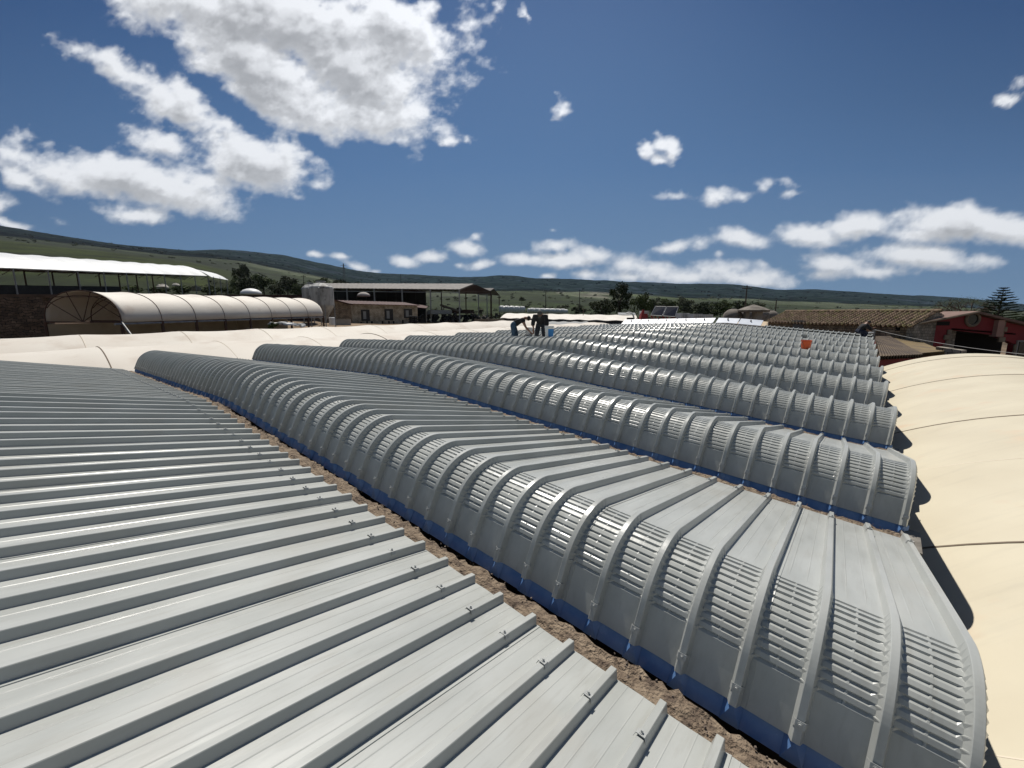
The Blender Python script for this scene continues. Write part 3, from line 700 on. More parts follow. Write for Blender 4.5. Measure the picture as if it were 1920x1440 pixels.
tree_at(1545, 585, 592, 115, 9, 'abush2', 'tiny dark bush above the middle of the clay tile ridge', cat='bush', name='bush')
tree_at(1735, 590, 606, 80, 40, 'abush1', 'dark bush between the tile building and the red house roof', cat='bush', name='bush')
tree_at(1915, 592, 612, 80, 30, 'abush2', 'dark bush at the right picture edge behind the red house', cat='bush', name='bush')
hs = [(455, 497, 545, 120, 34), (495, 512, 548, 115, 46), (540, 518, 552, 120, 42), (580, 526, 552, 125, 40), (610, 520, 552, 140, 36), (640, 524, 552, 150, 34), (448, 518, 553, 105, 30), (470, 520, 556, 98, 44), (520, 530, 556, 100, 30), (560, 532, 560, 100, 28), (670, 530, 548, 160, 26)]
hl = ['tall dark tree just right of the white shed roof tip', 'broad dark tree on the slope behind the arched tunnel', 'dark tree on the slope left of the silos', 'dark tree right behind the silos', 'leafy tree above the twin silos', 'dark tree above the left end of the open barn roof', 'bushy tree touching the end post of the white shed', 'low thicket tree below the tall dark slope tree', 'small green bush on the slope above the arched tunnel', 'small green bush left of the silo tops', 'faint dark tree behind the barn roof below the pylon']
for i, ((u, vt, vb, Y, wp), lb) in enumerate(zip(hs, hl)): tree_at(u, vt, vb, Y, wp, ('a1', 'b1', 'a3', 'a2', 'b2')[i % 5], lb)
for i, (u, vt, vb, Y, wp, lb) in enumerate([(345, 530, 552, 90, 40, 'green bush seen between the rear posts of the white shed'), (300, 534, 552, 92, 40, 'green bush under the middle of the white shed roof'), (390, 532, 552, 88, 44, 'green bush under the right end of the white shed roof'), (250, 532, 550, 92, 36, 'green bush left of the pale rocks under the white shed'), (425, 534, 553, 86, 30, 'green bush just beyond the last posts of the white shed')]):
    tree_at(u, vt, vb, Y, wp, 'bbush', lb, cat='bush', name='bush')
# norfolk pine
p = at(1868, 606, 58); top = at(1880, 540, 58); H = (top - p).z
pine = empty('pine_tree', p); pine.rotation_euler = (0, R(2), 0); tag(pine, 'tall tiered pine with flat spaced branches behind the red house', 'tree')
mb = MB(); mb.bar((0, 0, -2), (0, 0, H), .16, 8, .03); mb.build('trunk', M['bark'], pine)
mb = MB(); rd = random.Random(4)
for k in range(13):
    z = H * (.12 + .86 * k / 12.0); L_ = (2.15 * (1 - k / 12.6) ** .75 + .18) * rd.uniform(.85, 1.1)
    for q in range(6):
        a = q * math.pi / 3 + k * .45 + rd.uniform(-.15, .15); d = Vector((math.cos(a), math.sin(a), .16)); e = Vector((0, 0, z)) + d * L_
        mb.bar((0, 0, z), e, .03, 4, .015)
        for j in range(int(L_ * 26)):
            s_ = rd.uniform(.25, 1); c = Vector((0, 0, z)) + d * (L_ * s_); side = Vector((-d.y, d.x, 0)) * rd.choice((-1, 1)); tip = c + side * .42 * (1.15 - s_) * rd.uniform(.6, 1.1) + d * .25 + Vector((0, 0, .10))
            n = Vector((0, 0, .06)); mb.add([c - n, tip, c + n + d * .05], [(0, 1, 2)]); mb.add([c - d * .04, tip, c + d * .06], [(0, 1, 2)])
mb.build('crown', M['leaf_dark'], pine, fix=False)
# bare tree
p = at(1803, 604, 64); bt = empty('bare_tree', p); tag(bt, 'nearly bare spreading tree left of the tiered pine', 'tree')
mb = MB(); rd = random.Random(11); H = (at(1803, 557, 64) - p).z
def br(a, d, L_, r, k):
    e = a + d * L_; mb.bar(a, e, r, 5, r * .65, caps=False)
    if k == 0: return
    for i in range(3 if k > 1 else 4):
        nd = (d + Vector((rd.gauss(0, .5), rd.gauss(0, .5), rd.gauss(0, .22)))).normalized(); br(e, nd, L_ * rd.uniform(.62, .82), r * .62, k - 1)
for i in range(5):
    a = i * 1.26; br(Vector((0, 0, H * .2)), Vector((math.cos(a) * .9, math.sin(a) * .9, .5)).normalized(), H * .33, .15, 4)
mb.bar((0, 0, -2), (0, 0, H * .22), .2, 8, .15); mb.build('trunk', M['bark'], bt, fix=False)
mb = MB()
for i in range(2600):
    a = rd.random() * 6.28; rr = rd.random() ** .5 * 3.4; z = H * (.93 - .07 * rr) + rd.gauss(0, .22) + .25 * math.sin(a * 5); q = Vector((rr * math.cos(a), rr * math.sin(a), z)); n = Vector((rd.gauss(0, 1), rd.gauss(0, 1), rd.gauss(0, 1))).normalized() * .07; o_ = n.orthogonal() * .8
    mb.add([q + n, q + o_, q - n], [(0, 1, 2)])
mb.build('crown', M['leaf_dark'], bt, fix=False)
# scrub on the hills: uncountable
def scrub(name, n, yr, ur, smin, smax, m, seed, cond=None):
    rd = random.Random(seed); mb = MB(); k = 0
    while k < n:
        Y = math.exp(rd.uniform(math.log(yr[0]), math.log(yr[1]))); u = rd.uniform(*ur)
        X = (u - 960) / FPX * Y * CP
        if float(fbm(np.array([X / 60]), np.array([Y / 90]), 3, 21)[0]) < .5 and rd.random() < .75: continue
        if cond and not cond(u, Y): continue
        z = ground_height(X, Y); s_ = rd.uniform(smin, smax) * (1 + Y / 900); k += 1
        for q in range(5):
            c = Vector((X + rd.uniform(-.7, .7) * s_, Y + rd.uniform(-.7, .7) * s_, z + rd.uniform(.1, .6) * s_)); r_ = s_ * rd.uniform(.35, .6)
            vs = [c + Vector((r_ * x, r_ * y, r_ * zz * .8)) for x, y, zz in ((1, 0, .1), (.2, 1, -.1), (-1, .3, .1), (-.2, -1, 0), (.1, 0, 1), (0, .1, -1))]
            mb.add(vs, [(0, 1, 4), (1, 2, 4), (2, 3, 4), (3, 0, 4), (1, 0, 5), (2, 1, 5), (3, 2, 5), (0, 3, 5)])
    o = mb.build(name, m, fix=False); tag(o, kind='stuff'); return o
scrub('hill_scrub', 520, (420, 1900), (-100, 2020), 1.0, 2.0, M['leaf_dark'], 3, lambda u, Y: not (Y < 430 and u < 420))
scrub('field_scrub', 220, (130, 420), (430, 1300), .6, 1.6, M['leaf_dark'], 5)
scrub('slope_thicket', 1500, (85, 230), (405, 640), .8, 2.1, M['leaf_dark'], 6); scrub('field_hedge', 420, (118, 170), (880, 1420), .6, 1.5, M['leaf_dark'], 8, lambda u, Y: abs(Y - 135 - 12 * math.sin(u / 90)) < 9)
# ---------------------------------------------------------------- farm buildings around
M['metal_grey'] = mat('grey_steel', (.30, .31, .31), (.20, .20, .20), scale=4, rough=.5, metal=.3)
M['rust'] = mat('rusty_steel', (.09, .04, .025), (.05, .03, .02), scale=5, rough=.8)
M['white_sheet'] = mat('white_membrane', (.74, .75, .74), (.64, .65, .65), scale=.5, rough=.45, bump=.15, bscale=1.5)
M['old_canvas'] = mat('old_canvas', (.70, .66, .59), (.62, .57, .50), scale=.9, rough=.65, bump=.3, bscale=3, c3=(.54, .47, .40), s3=.6, stretch=(1, .3, 1), t3=.6)
M['net'] = mat('dark_netting', (.010, .010, .010), (.02, .02, .018), scale=3, rough=.9)
M['rubble'] = brickmat('rubble_stone', (.20, .135, .09), (.08, .055, .04), (.025, .02, .015), 1.9, .6, .26, 1.0, .34)
M['stone'] = brickmat('sandstone', (.60, .51, .38), (.46, .38, .28), (.34, .28, .20), 1.5, .6, .28)
M['stone2'] = brickmat('old_stone', (.40, .30, .20), (.22, .165, .11), (.10, .08, .06), 1.7, .5, .26)
M['cobble'] = brickmat('rough_gable_stone', (.44, .39, .32), (.20, .18, .15), (.08, .07, .06), 3.0, .55, .45)
M['plaster'] = mat('grey_plaster', (.34, .31, .28), (.42, .39, .36), scale=1.2, rough=.9)
M['red_roof'] = mat('red_sheet_roof', (.050, .020, .018), (.085, .036, .030), scale=1.3, rough=.8)
M['fibre'] = mat('fibre_cement', (.17, .16, .15), (.24, .22, .20), scale=1.0, rough=.85, stretch=(1, 1, 1))
M['glassy'] = mat('dark_glass', (.015, .018, .02), rough=.15)
M['frame_w'] = mat('weathered_frame', (.30, .28, .24), rough=.8)
M['silo'] = mat('silo_shell', (.50, .50, .48), (.24, .235, .22), scale=2.0, rough=.6, stretch=(1, 1, .25), c3=(.07, .065, .06), s3=1.2)
M['tile'] = mat('clay_tile', (.27, .19, .125), (.12, .078, .05), scale=3.5, rough=.9, c3=(.17, .145, .06), s3=2.2, bump=.3, t3=.5)
M['redwall'] = mat('red_plaster', (.24, .018, .022), (.17, .012, .016), scale=1.0, rough=.75)
M['quoin'] = mat('quoin_stone', (.26, .21, .15), (.18, .14, .10), scale=3, rough=.9)
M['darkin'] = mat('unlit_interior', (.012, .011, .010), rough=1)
M['white'] = mat('white_paint', (.78, .78, .76), rough=.5)
M['plastic_wrap'] = mat('white_wrap', (.74, .74, .72), (.6, .6, .58), scale=2, rough=.4)
M['orange'] = mat('orange_plastic', (.72, .10, .015), rough=.4); M['bluep'] = mat('blue_label', (.02, .22, .55), rough=.4); M['rust_red'] = mat('red_machine_paint', (.42, .035, .02), (.28, .03, .02), scale=4, rough=.5)
M['wood'] = mat('pole_wood', (.06, .045, .035), (.10, .08, .06), scale=3, rough=.9)
M['solar'] = mat('solar_glass', (.008, .010, .018), rough=.12, spec=.4)
M['tank'] = mat('weathered_tank', (.24, .21, .18), (.10, .085, .07), scale=1.4, rough=.85, c3=(.30, .27, .23), s3=.8)

def hexa(mb, pts):
    """8 points: bottom 4 then top 4"""
    mb.add(pts, [(3, 2, 1, 0), (4, 5, 6, 7), (0, 1, 5, 4), (1, 2, 6, 5), (2, 3, 7, 6), (3, 0, 4, 7)])
def local(root):
    return root.matrix_basis.inverted()
def frame_root(name, a, b, label, cat, group=None):
    """root at point a, local x towards b (horizontal)"""
    rz = math.atan2(b.y - a.y, b.x - a.x); r = empty(name, a, rz); tag(r, label, cat, group); return r, (Vector((b.x, b.y, 0)) - Vector((a.x, a.y, 0))).length

# stone terrace wall, left
def wall_run(name, label, pts, th, m, cat='wall'):
    root = empty(name, pts[0][0]); tag(root, label, cat); inv = local(root); mb = MB()
    for (a, ha), (b, hb) in zip(pts[:-1], pts[1:]):
        d = (b - a); n = Vector((-d.y, d.x, 0)).normalized() * th; 
        hexa(mb, [inv @ q for q in (a, b, b + n, a + n, Vector((a.x, a.y, ha)), Vector((b.x, b.y, hb)), Vector((b.x, b.y, hb)) + n, Vector((a.x, a.y, ha)) + n)])
    return root, mb
a0 = at(-260, 660, 31); a1 = at(96, 655, 33.5); a2 = at(330, 640, 47); a3 = at(590, 625, 56)
rt, mb = wall_run('stone_wall', 'dark rubble stone terrace wall behind the left cream vault and arched tunnel', [(a0, at(-260, 556, 31).z), (a1, at(96, 557, 33.5).z)], .8, M['rubble'])
mb.build('masonry', M['rubble'], rt)
mb = MB(); inv = local(rt); b0 = at(-260, 551, 31.2); b1 = at(100, 552, 33.7)
hexa(mb, [inv @ q for q in (b0 - Vector((0, 0, .25)), b1 - Vector((0, 0, .25)), b1 + Vector((0, 1.3, -.25)), b0 + Vector((0, 1.3, -.25)), b0, b1, b1 + Vector((0, 1.3, 0)), b0 + Vector((0, 1.3, 0)))]); mb.build('coping', mat('earth_coping', (.12, .075, .05), (.07, .045, .03), scale=2, rough=.95), rt)
rt, mb = wall_run('brick_wall', 'low dark maroon wall behind the arched tunnel running to the silos', [(at(100, 640, 49), at(100, 551, 49).z), (at(330, 632, 54), at(330, 552, 54).z), (at(590, 625, 60), at(590, 553, 60).z)], .4, M['rust'])
mb.build('masonry', mat('maroon_wall', (.06, .022, .018), (.03, .015, .012), scale=1.5, rough=.9), rt)
mb = MB(); inv = local(rt)

# long white shed (left background): two vaulted white roofs on posts
def white_shed():
    A = at(-330, 560, 36); A = Vector((-56, 30, CAMH + 1.2)); root = empty('open_shed', (-54, 58, CAMH + 2)); tag(root, 'long open-sided shed with bright white rounded roof on thin posts up on the terrace', 'shed'); inv = local(root)
    # eave line front: from (u=-250..) to (400,518)
    def E(k):   # front eave, k in 0..1 from off-frame left to the right tip
        Y = 26 + (76 - 26) * k; X = -49.3 + (-54.0 + 49.3) * k; z = CAMH + 3.55 + (6.95 - 3.55) * k; return Vector((X, Y, z))
    wd = Vector((-9.2, -.8, 0)); n = 14; P = []
    for i in range(n * 6 + 1):
        k = i / (n * 6); ph = (i % 6) / 6; row = []
        for j in range(13):
            q = j / 12; row.append(tuple(inv @ (E(k) + wd * q + Vector((0, 0, 1.75 * (1 - (2 * q - 1) ** 2) - .10 * math.sin(math.pi * ph) + .05 * math.sin(j * 1.57 * 2))))))
        P.append(row)
    mb = MB(); mb.grid(np.array(P)); o = mb.build('roof_membrane', M['white_sheet'], root, smooth=False, fix=False); md = o.modifiers.new('thickness', 'SOLIDIFY'); md.thickness = .05
    # second lower roof at the far end
    P = []
    for i in range(13):
        k = i / 12; s_ = E(1) + Vector((.4, 0, -.1)) + Vector((-2.0, 7.5, .1)) * k + Vector((3.6, -2, -.25)) * 0; row = []
        for j in range(9):
            q = j / 8; row.append(tuple(inv @ (s_ + Vector((-1.2, 0, 0)) * 0 + Vector((.2, 0, 0)) + Vector((-8, -.6, 0)) * q + Vector((0, 0, 1.5 * (1 - (2 * q - 1) ** 2) - .1)))))
        P.append(row)
    mb = MB(); mb.grid(np.array(P)); o = mb.build('rear_roof_membrane', M['white_sheet'], root, fix=False); md = o.modifiers.new('thickness', 'SOLIDIFY'); md.thickness = .05
    mb = MB(); mb.bar(inv @ E(0), inv @ E(1), .07, 6); mb.build('eave_beam', M['metal_grey'], root)
    for i in range(n + 1):
        k = i / n; p = E(k); zb = CAMH + 1.4 + 3.0 * k
        mb = MB(); mb.bar(inv @ p, inv @ Vector((p.x, p.y, zb - 1)), .07, 6); mb.bar(inv @ (p + Vector((0, -.05, -.1))), inv @ (p + Vector((-1.2, 0, -.6))), .04, 4); mb.build('post', M['metal_grey'], root)
        p2 = p + wd
        mb = MB(); mb.bar(inv @ p2, inv @ Vector((p2.x, p2.y, zb - 1)), .09, 6); mb.bar(inv @ p, inv @ p2, .05, 5); mb.build('post', M['rust'], root)
    for d in (Vector((.3, 1, 0)), Vector((-.6, 4, .1)), Vector((-1.6, 7.3, .2)), Vector((-5, 7.2, .2))):
        p = E(1) + d; mb = MB(); mb.bar(inv @ p, inv @ Vector((p.x, p.y, CAMH + 3)), .07, 6); mb.build('post', M['metal_grey'], root)
    mb = MB()
    for k0, k1 in ((0, .62),):
        p, q = E(k0), E(k1); z0 = CAMH + 1.1 + 3 * k0; z1 = CAMH + 1.1 + 3 * k1; o_ = Vector((-.2, 0, 0))
        hexa(mb, [inv @ (Vector((p.x, p.y, z0 - .6)) + o_), inv @ (Vector((q.x, q.y, z1 - .6)) + o_), inv @ (Vector((q.x - .1, q.y, z1 - .6)) + o_), inv @ (Vector((p.x - .1, p.y, z0 - .6)) + o_),
                  inv @ (Vector((p.x, p.y, z0 + 1.0)) + o_), inv @ (Vector((q.x, q.y, z1 + .9)) + o_), inv @ (Vector((q.x - .1, q.y, z1 + .9)) + o_), inv @ (Vector((p.x - .1, p.y, z0 + 1.0)) + o_)])
    mb.build('netting', M['net'], root)
white_shed()
# pale rocks under the shed
for i, (u, v, Y, s_, lb) in enumerate([(305, 542, 80, 1.0, 'pale boulder between white shed posts, left one'), (330, 537, 86, .7, 'small pale rock above the larger boulder by the shed posts'), (368, 545, 78, .9, 'white boulder below the right end of the white shed')]):
    p = at(u, v, Y); mb = MB(); rd = random.Random(i)
    prof = [(.05, -.1), (.8, .0), (.95, .35), (.6, .75), (.05, .95)]; mb.lathe((0, 0, 0), [(r_ * s_, z * s_) for r_, z in prof], 9)
    mb.v = [(x * rd.uniform(.85, 1.2), y * rd.uniform(.85, 1.2), z * rd.uniform(.85, 1.15)) for x, y, z in mb.v]
    o = mb.build('boulder', mat('pale_rock', (.42, .40, .36), (.3, .28, .25), scale=2, rough=.9), fix=False); o.location = p; tag(o, lb, 'rock')

# arched tunnel
def tunnel():
    F = at(228, 604, 27); B = at(606, 592.5, 47.5); L = at(84, 597, 27.6)   # right front eave, right far eave, left front eave
    root = empty('arched_tunnel', (F + L) / 2); tag(root, 'open-ended arched tunnel with patched beige canvas and trussed front hoop', 'tunnel'); inv = local(root)
    ax = B - F; W = L - F; W.z = 0; nb = 8; rise = 1.98; per = 8
    def pt(k, q, lift=0):
        a = math.pi * q; ph = (k * nb) % 1; sg = -.07 * math.sin(math.pi * ph) * math.sin(a)
        return inv @ (F + ax * k + W * (.5 - .5 * math.cos(a)) + Vector((0, 0, (rise + lift + sg) * math.sin(a) ** .8 if 0 < q < 1 else lift)))
    P = [[tuple(pt(i / (nb * per), j / 20)) for j in range(21)] for i in range(nb * per + 1)]
    mb = MB(); mb.grid(np.array(P)); o = mb.build('canvas', M['old_canvas'], root, smooth=True, fix=False); md = o.modifiers.new('thickness', 'SOLIDIFY'); md.thickness = .02
    for i in range(nb + 1):
        mb = MB(); pts = [pt(i / nb, j / 20, .03) for j in range(21)]; mb.tube(pts, .035, 6)
        pts = [pt(i / nb, j / 20, -.28) * 1.0 for j in range(3, 18)]; mb.tube(pts, .025, 5)
        a, b = pt(i / nb, 0), pt(i / nb, 1); mb.bar(a, b, .05, 6)
        c = (a + b) / 2
        for j in (4, 8, 12, 16): mb.bar(c, pt(i / nb, j / 20), .028, 5)
        mb.bar(pt(i / nb, .28), pt(i / nb, .72), .028, 5)
        mb.build('hoop', M['rust'], root)
    for i in range(nb + 1):
        for s_ in (0, 1):
            a = pt(i / nb, s_); mb = MB(); mb.bar(a, a - Vector((0, 0, 3.6)), .10, 6); mb.build('post', M['rust'], root)
    mb = MB(); mb.bar(pt(-.02, 0) - Vector((0, 0, .12)), pt(1.01, 0) - Vector((0, 0, .12)), .07, 6); mb.build('eave_beam', M['metal_grey'], root)
    mb = MB(); a = pt(0, 0); mb.bar(a, a + Vector((1.5, -.5, -1.7)), .06, 6); mb.build('brace', M['metal_grey'], root)
    bgm = mat('beige_board', (.50, .42, .31), (.42, .35, .25), scale=1, rough=.9)  # beige lightened to stand in for daylight glowing through the canvas
    mb = MB()
    for i in range(nb - 2):
        a = pt(i / nb, 1) + Vector((.1, 0, -.15)); b = pt((i + 1) / nb, 1) + Vector((.1, 0, -.15)); mb.add([a, b, b - Vector((0, 0, 3)), a - Vector((0, 0, 3)), a + Vector((.05, 0, 0)), b + Vector((.05, 0, 0)), b - Vector((-.05, 0, 3)), a - Vector((-.05, 0, 3))], [(0, 1, 2, 3), (4, 7, 6, 5), (0, 4, 5, 1)])
    mb.build('side_wall', bgm, root)
    mb = MB(); ring = [pt(.985, j / 20, -.03) for j in range(21)]; mb.prism(ring, ax.normalized() * .04); mb.build('end_canvas', M['old_canvas'], root)
    mb = MB(); a, b = pt(.72, 0), pt(.72, 1); hexa(mb, [a - Vector((0, 0, 3)), b - Vector((0, 0, 3)), b + Vector((0, .1, -3)), a + Vector((0, .1, -3)), a - Vector((0, 0, .2)), b - Vector((0, 0, .2)), b + Vector((0, .1, -.2)), a + Vector((0, .1, -.2))]); mb.build('inner_wall', bgm, root)
tunnel()

# silos
def silo(u, v0, v1, Y, wpx, label):
    b = at(u, v1, Y); t = at(u, v0, Y); H = t.z - b.z; r = wpx / 2 / FPX * Y; s = empty('silo', (b.x, b.y, b.z)); tag(s, label, 'silo')
    mb = MB(); mb.lathe((0, 0, 0), [(r * .15, 0), (r * .28, H * .06), (r * .95, H * .38), (r, H * .42), (r, H * .80), (r * .97, H * .83)], 14); mb.build('tank', M['silo'], s)
    mb = MB(); mb.lathe((0, 0, 0), [(r * 1.03, H * .82), (r * .98, H * .86), (r * .6, H * .94), (r * .2, H * .965), (r * .16, H * .97)], 14); mb.build('cone_roof', M['silo'], s)
    mb = MB(); mb.lathe((0, 0, 0), [(r * .28, H * .955), (r * .28, H * .975), (r * .42, H * .98), (r * .4, H)], 12); mb.build('lid', M['silo'], s)
    for k in range(4):
        a = k * math.pi / 2 + .6; mb = MB(); mb.bar((r * math.cos(a), r * math.sin(a), -1.5), (r * math.cos(a), r * math.sin(a), H * .42), .07, 5); mb.build('leg', M['metal_grey'], s)
    mb = MB(); mb.tube([(r * .2, -r * 1.02, H * .1), (r * .25, -r * 1.06, H * .8), (r * .1, -r * .5, H * .95)], .09, 6); mb.build('fill_pipe', M['metal_grey'], s)
    for k in range(9): 
        pass
silo(607, 527, 604, 55, 41, 'larger front silo of grey weathered shell with cone base and flat lid')
silo(587, 530, 600, 58, 30, 'smaller silo half hidden behind the larger front silo')

# stone building with dark red roof
def block(root, c0, c1, h, depth, m, name, mb=None):
    pass
def gable_house(name, label, a, b, depth, h, ridge, wallm, roofm, over=.3, cat='building', roofname='roof'):
    """a,b: base corners of the front wall (left,right seen from the camera); shed/gable roof behind; returns root,inv"""
    root, L = frame_root(name, a, b, label, cat)
    mb = MB(); mb.add([(0, 0, -1), (L, 0, -1), (L, depth, -1), (0, depth, -1), (0, 0, h), (L, 0, h), (L, depth, h), (0, depth, h), (0, depth / 2, h + ridge), (L, depth / 2, h + ridge)],
                      [(0, 1, 5, 4), (1, 2, 6, 9, 5), (2, 3, 7, 6), (3, 0, 4, 8, 7), (4, 5, 9, 8), (6, 7, 8, 9)])
    mb.build('wall', wallm, root)
    return root, L
a = at(659, 618, 64); b = at(784, 616, 74); hh = (at(659, 570.5, 64).z - a.z)
sb, L = gable_house('stone_barn', 'small sandstone building with low dark red roof and three windows beside the silos', a, b, 8, hh, .55, M['stone'], M['red_roof'])
mb = MB()
for s_ in (0, 1):
    y0, y1 = (-.35, 4) if s_ == 0 else (8.35, 4)
    n = 60
    P = [[(-.3 + (L + .6) * i / n, y0 + (y1 - y0) * j, hh + .05 - .05 * (1 - j) + (.55 + .02) * j + .03 * math.sin(i * 2.1)) for j in (0, 1)] for i in range(n + 1)]
    mb.grid(np.array(P))
o = mb.build('roof', M['red_roof'], sb, fix=False); md = o.modifiers.new('t', 'SOLIDIFY'); md.thickness = .08
def xof(u, v, root, Y0):   # local x on the front wall plane for picture direction (u,v)
    inv = local(root); o_ = inv @ Vector((0, 0, CAMH)); d = inv.to_3x3() @ (at(u, v, 10) - Vector((0, 0, CAMH))); t = -o_.y / d.y; p = o_ + d * t; return p.x, p.z
for u, v0, v1 in ((684.5, 582, 600), (728.5, 581, 599), (764.5, 580.5, 595)):
    x, z1 = xof(u, v0, sb, 0); _, z0 = xof(u, v1, sb, 0); wv = xof(u + 6.5, v0, sb, 0)[0] - xof(u - 6.5, v0, sb, 0)[0]
    mb = MB(); mb.box((x, -.02, (z0 + z1) / 2), (wv + .25, .12, z1 - z0 + .25)); f = mb.build('window', M['dark'], sb)
    mb = MB(); mb.box((x - wv * .14, -.06, (z0 + z1) / 2), (wv * .42, .08, (z1 - z0) * .8)); mb.build('pane', mat('dusty_pane', (.25, .25, .24), rough=.3), f)
for u, v0, v1 in ((677, 604, 611), (688, 602, 608), (697, 602, 609), (717, 602, 610), (729, 602, 609), (738, 602, 608), (755, 600, 608), (772, 600, 606)):
    x, z1 = xof(u, v0, sb, 0); _, z0 = xof(u, v1, sb, 0); mb = MB(); mb.box((x, -.015, (z0 + z1) / 2), (.30, .06, z1 - z0)); mb.build('vent_hole', M['darkin'], sb)
# older dark wing left of it and pale wall
a = at(622, 618, 61); b = at(661, 618, 63.6); hw = at(622, 561, 61).z - a.z
wg, L2 = frame_root('stone_wing', a, b, 'darker stone wing with sloping red roof between the silos and the sandstone building', 'building')
mb = MB(); mb.add([(0, 0, -1), (L2, 0, -1), (L2, 7, -1), (0, 7, -1), (0, 0, hw), (L2, 0, hw - .8), (L2, 7, hw + .2), (0, 7, hw + .4)], [(0, 1, 5, 4), (1, 2, 6, 5), (2, 3, 7, 6), (3, 0, 4, 7)]); mb.build('wall', M['stone2'], wg)
mb = MB(); hexa(mb, [(-.3, -.3, hw + .05), (L2 + .1, -.3, hw - .78), (L2 + .1, 7.2, hw + .25), (-.3, 7.2, hw + .45), (-.3, -.3, hw + .17), (L2 + .1, -.3, hw - .66), (L2 + .1, 7.2, hw + .37), (-.3, 7.2, hw + .57)]); mb.build('roof', M['red_roof'], wg)
a = at(619, 618, 57); b = at(659, 618, 58.5); h_ = at(619, 599, 57).z - a.z
pw_, L3 = frame_root('plaster_wall', a, b, 'low pale plastered wall in front of the dark stone wing', 'wall'); mb = MB(); mb.box((L3 / 2, .1, h_ / 2 - .5), (L3, .2, h_ + 1)); mb.build('masonry', M['plaster'], pw_); mb = MB(); mb.box((L3 / 2, .1, h_ + .04), (L3 + .1, .3, .08)); mb.build('coping', M['concrete'], pw_)

# big open hay barn
def barn(name, label, eL, eR, gR, ridgeL, ridgeR, depthv, zb, npost, extra=None):
    root = empty(name, (eR.x, eR.y, zb)); tag(root, label, 'barn'); inv = local(root)
    back = depthv
    fl, fr = eL, eR; rl, rr = ridgeL, ridgeR; bl, brr = fl + back, fr + back
    mb = MB(); t = Vector((0, 0, .12))
    def slab(p, q, r_, s_):
        n = 70; P = []
        for i in range(n + 1):
            k = i / n; e = (q - p) * k; w_ = .035 * math.sin(i * math.pi)
            P.append([tuple(inv @ (p + e + Vector((0, 0, .04 * (i % 2))))), tuple(inv @ (s_ + (r_ - s_) * k + Vector((0, 0, .04 * (i % 2)))))])
        mb.grid(np.array(P))
    slab(fl, fr, rr, rl); slab(bl, brr, rr, rl); o = mb.build('roof', M['fibre'], root, fix=False); md = o.modifiers.new('t', 'SOLIDIFY'); md.thickness = .1
    for i in range(npost):
        k = i / (npost - 1)
        for base, m in ((fl + (fr - fl) * k, M['metal_grey']), (bl + (brr - bl) * k, M['rust'])):
            p = base + (fr - fl).normalized() * (0.3 if i == 0 else 0); mb = MB(); mb.box(inv @ Vector((p.x, p.y, (p.z + zb - 1) / 2)), (.22, .22, p.z - zb + 1)); mb.build('post', m, root)
    mb = MB()
    for i in range(npost):
        k = i / (npost - 1); a, b, c = fl + (fr - fl) * k, bl + (brr - bl) * k, rl + (rr - rl) * k
        mb.bar(inv @ (a - t * 2), inv @ (b - t * 2), .08, 5); mb.bar(inv @ (a - t), inv @ (c - t), .08, 5); mb.bar(inv @ (b - t), inv @ (c - t), .08, 5)
        for q in range(1, 10):
            s_ = q / 10; base = a + (b - a) * s_ - t * 2; up_ = (a + (c - a) * (2 * s_) if s_ < .5 else c + (b - c) * (2 * s_ - 1)) - t; mb.bar(inv @ base, inv @ up_, .045, 4)
    o = mb.build('truss', M['rust'], root)
    mb = MB()
    mb.bar(inv @ (fl - Vector((0, 0, .5))), inv @ (fr - Vector((0, 0, .5))), .07, 5); mb.build('rail', M['metal_grey'], root)
    return root, inv
zb = at(818, 604, 84).z
barn('open_barn', 'large open-sided barn with grey low-pitched roof and dark rusty trusses', at(600, 541, 84), at(861, 543.5, 80), None, at(600, 532, 92), at(888, 533, 88), Vector((5.2, 14, .6)) + Vector((0, 0, 0)), zb, 6)
barn('open_barn', 'smaller open-ended barn roof just right of the large open barn', at(895, 549.5, 104), at(913, 549.5, 103), None, at(899, 541, 110), at(926, 541, 109), Vector((2.6, 12, .2)), at(918, 596, 103).z, 2)
# back wall and stored things in the barn
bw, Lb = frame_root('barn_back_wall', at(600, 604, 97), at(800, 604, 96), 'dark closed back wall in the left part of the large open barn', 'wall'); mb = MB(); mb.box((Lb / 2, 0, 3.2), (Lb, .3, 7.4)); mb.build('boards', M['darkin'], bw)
mb = MB(); 
for i in range(12): mb.box((Lb * i / 11, -.18, 3.2), (.08, .06, 7.4))
mb.build('battens', M['dark'], bw)
def trailer(pos, label, rz, m, s=1):
    r = empty('farm_trailer', pos, rz); tag(r, label, 'trailer')
    mb = MB(); mb.box((0, 0, 1.3 * s), (4.2 * s, 2 * s, .15)); mb.box((0, -1 * s, 1.65 * s), (4.2 * s, .08, .7 * s)); mb.box((0, 1 * s, 1.65 * s), (4.2 * s, .08, .7 * s)); mb.box((-2.1 * s, 0, 1.65 * s), (.08, 2 * s, .7 * s)); mb.build('bed', m, r)
    for x in (-1.1, 1.1):
        for y in (-1, 1): mb = MB(); mb.bar((x * s, (y - .15) * s, .5 * s), (x * s, (y + .15) * s, .5 * s), .5 * s, 14); mb.build('wheel', M['net'], r)
    mb = MB(); mb.bar((2.1 * s, 0, 1.1 * s), (3.6 * s, 0, .6 * s), .07, 5); mb.build('drawbar', M['rust'], r)
trailer(at(825, 601, 82), 'dark farm trailer parked under the large barn roof', .5, M['rust_red'] if False else M['metal_grey'])
trailer(at(868, 599, 88), 'brown farm trailer at the right end of the large barn', -.3, M['rust'])
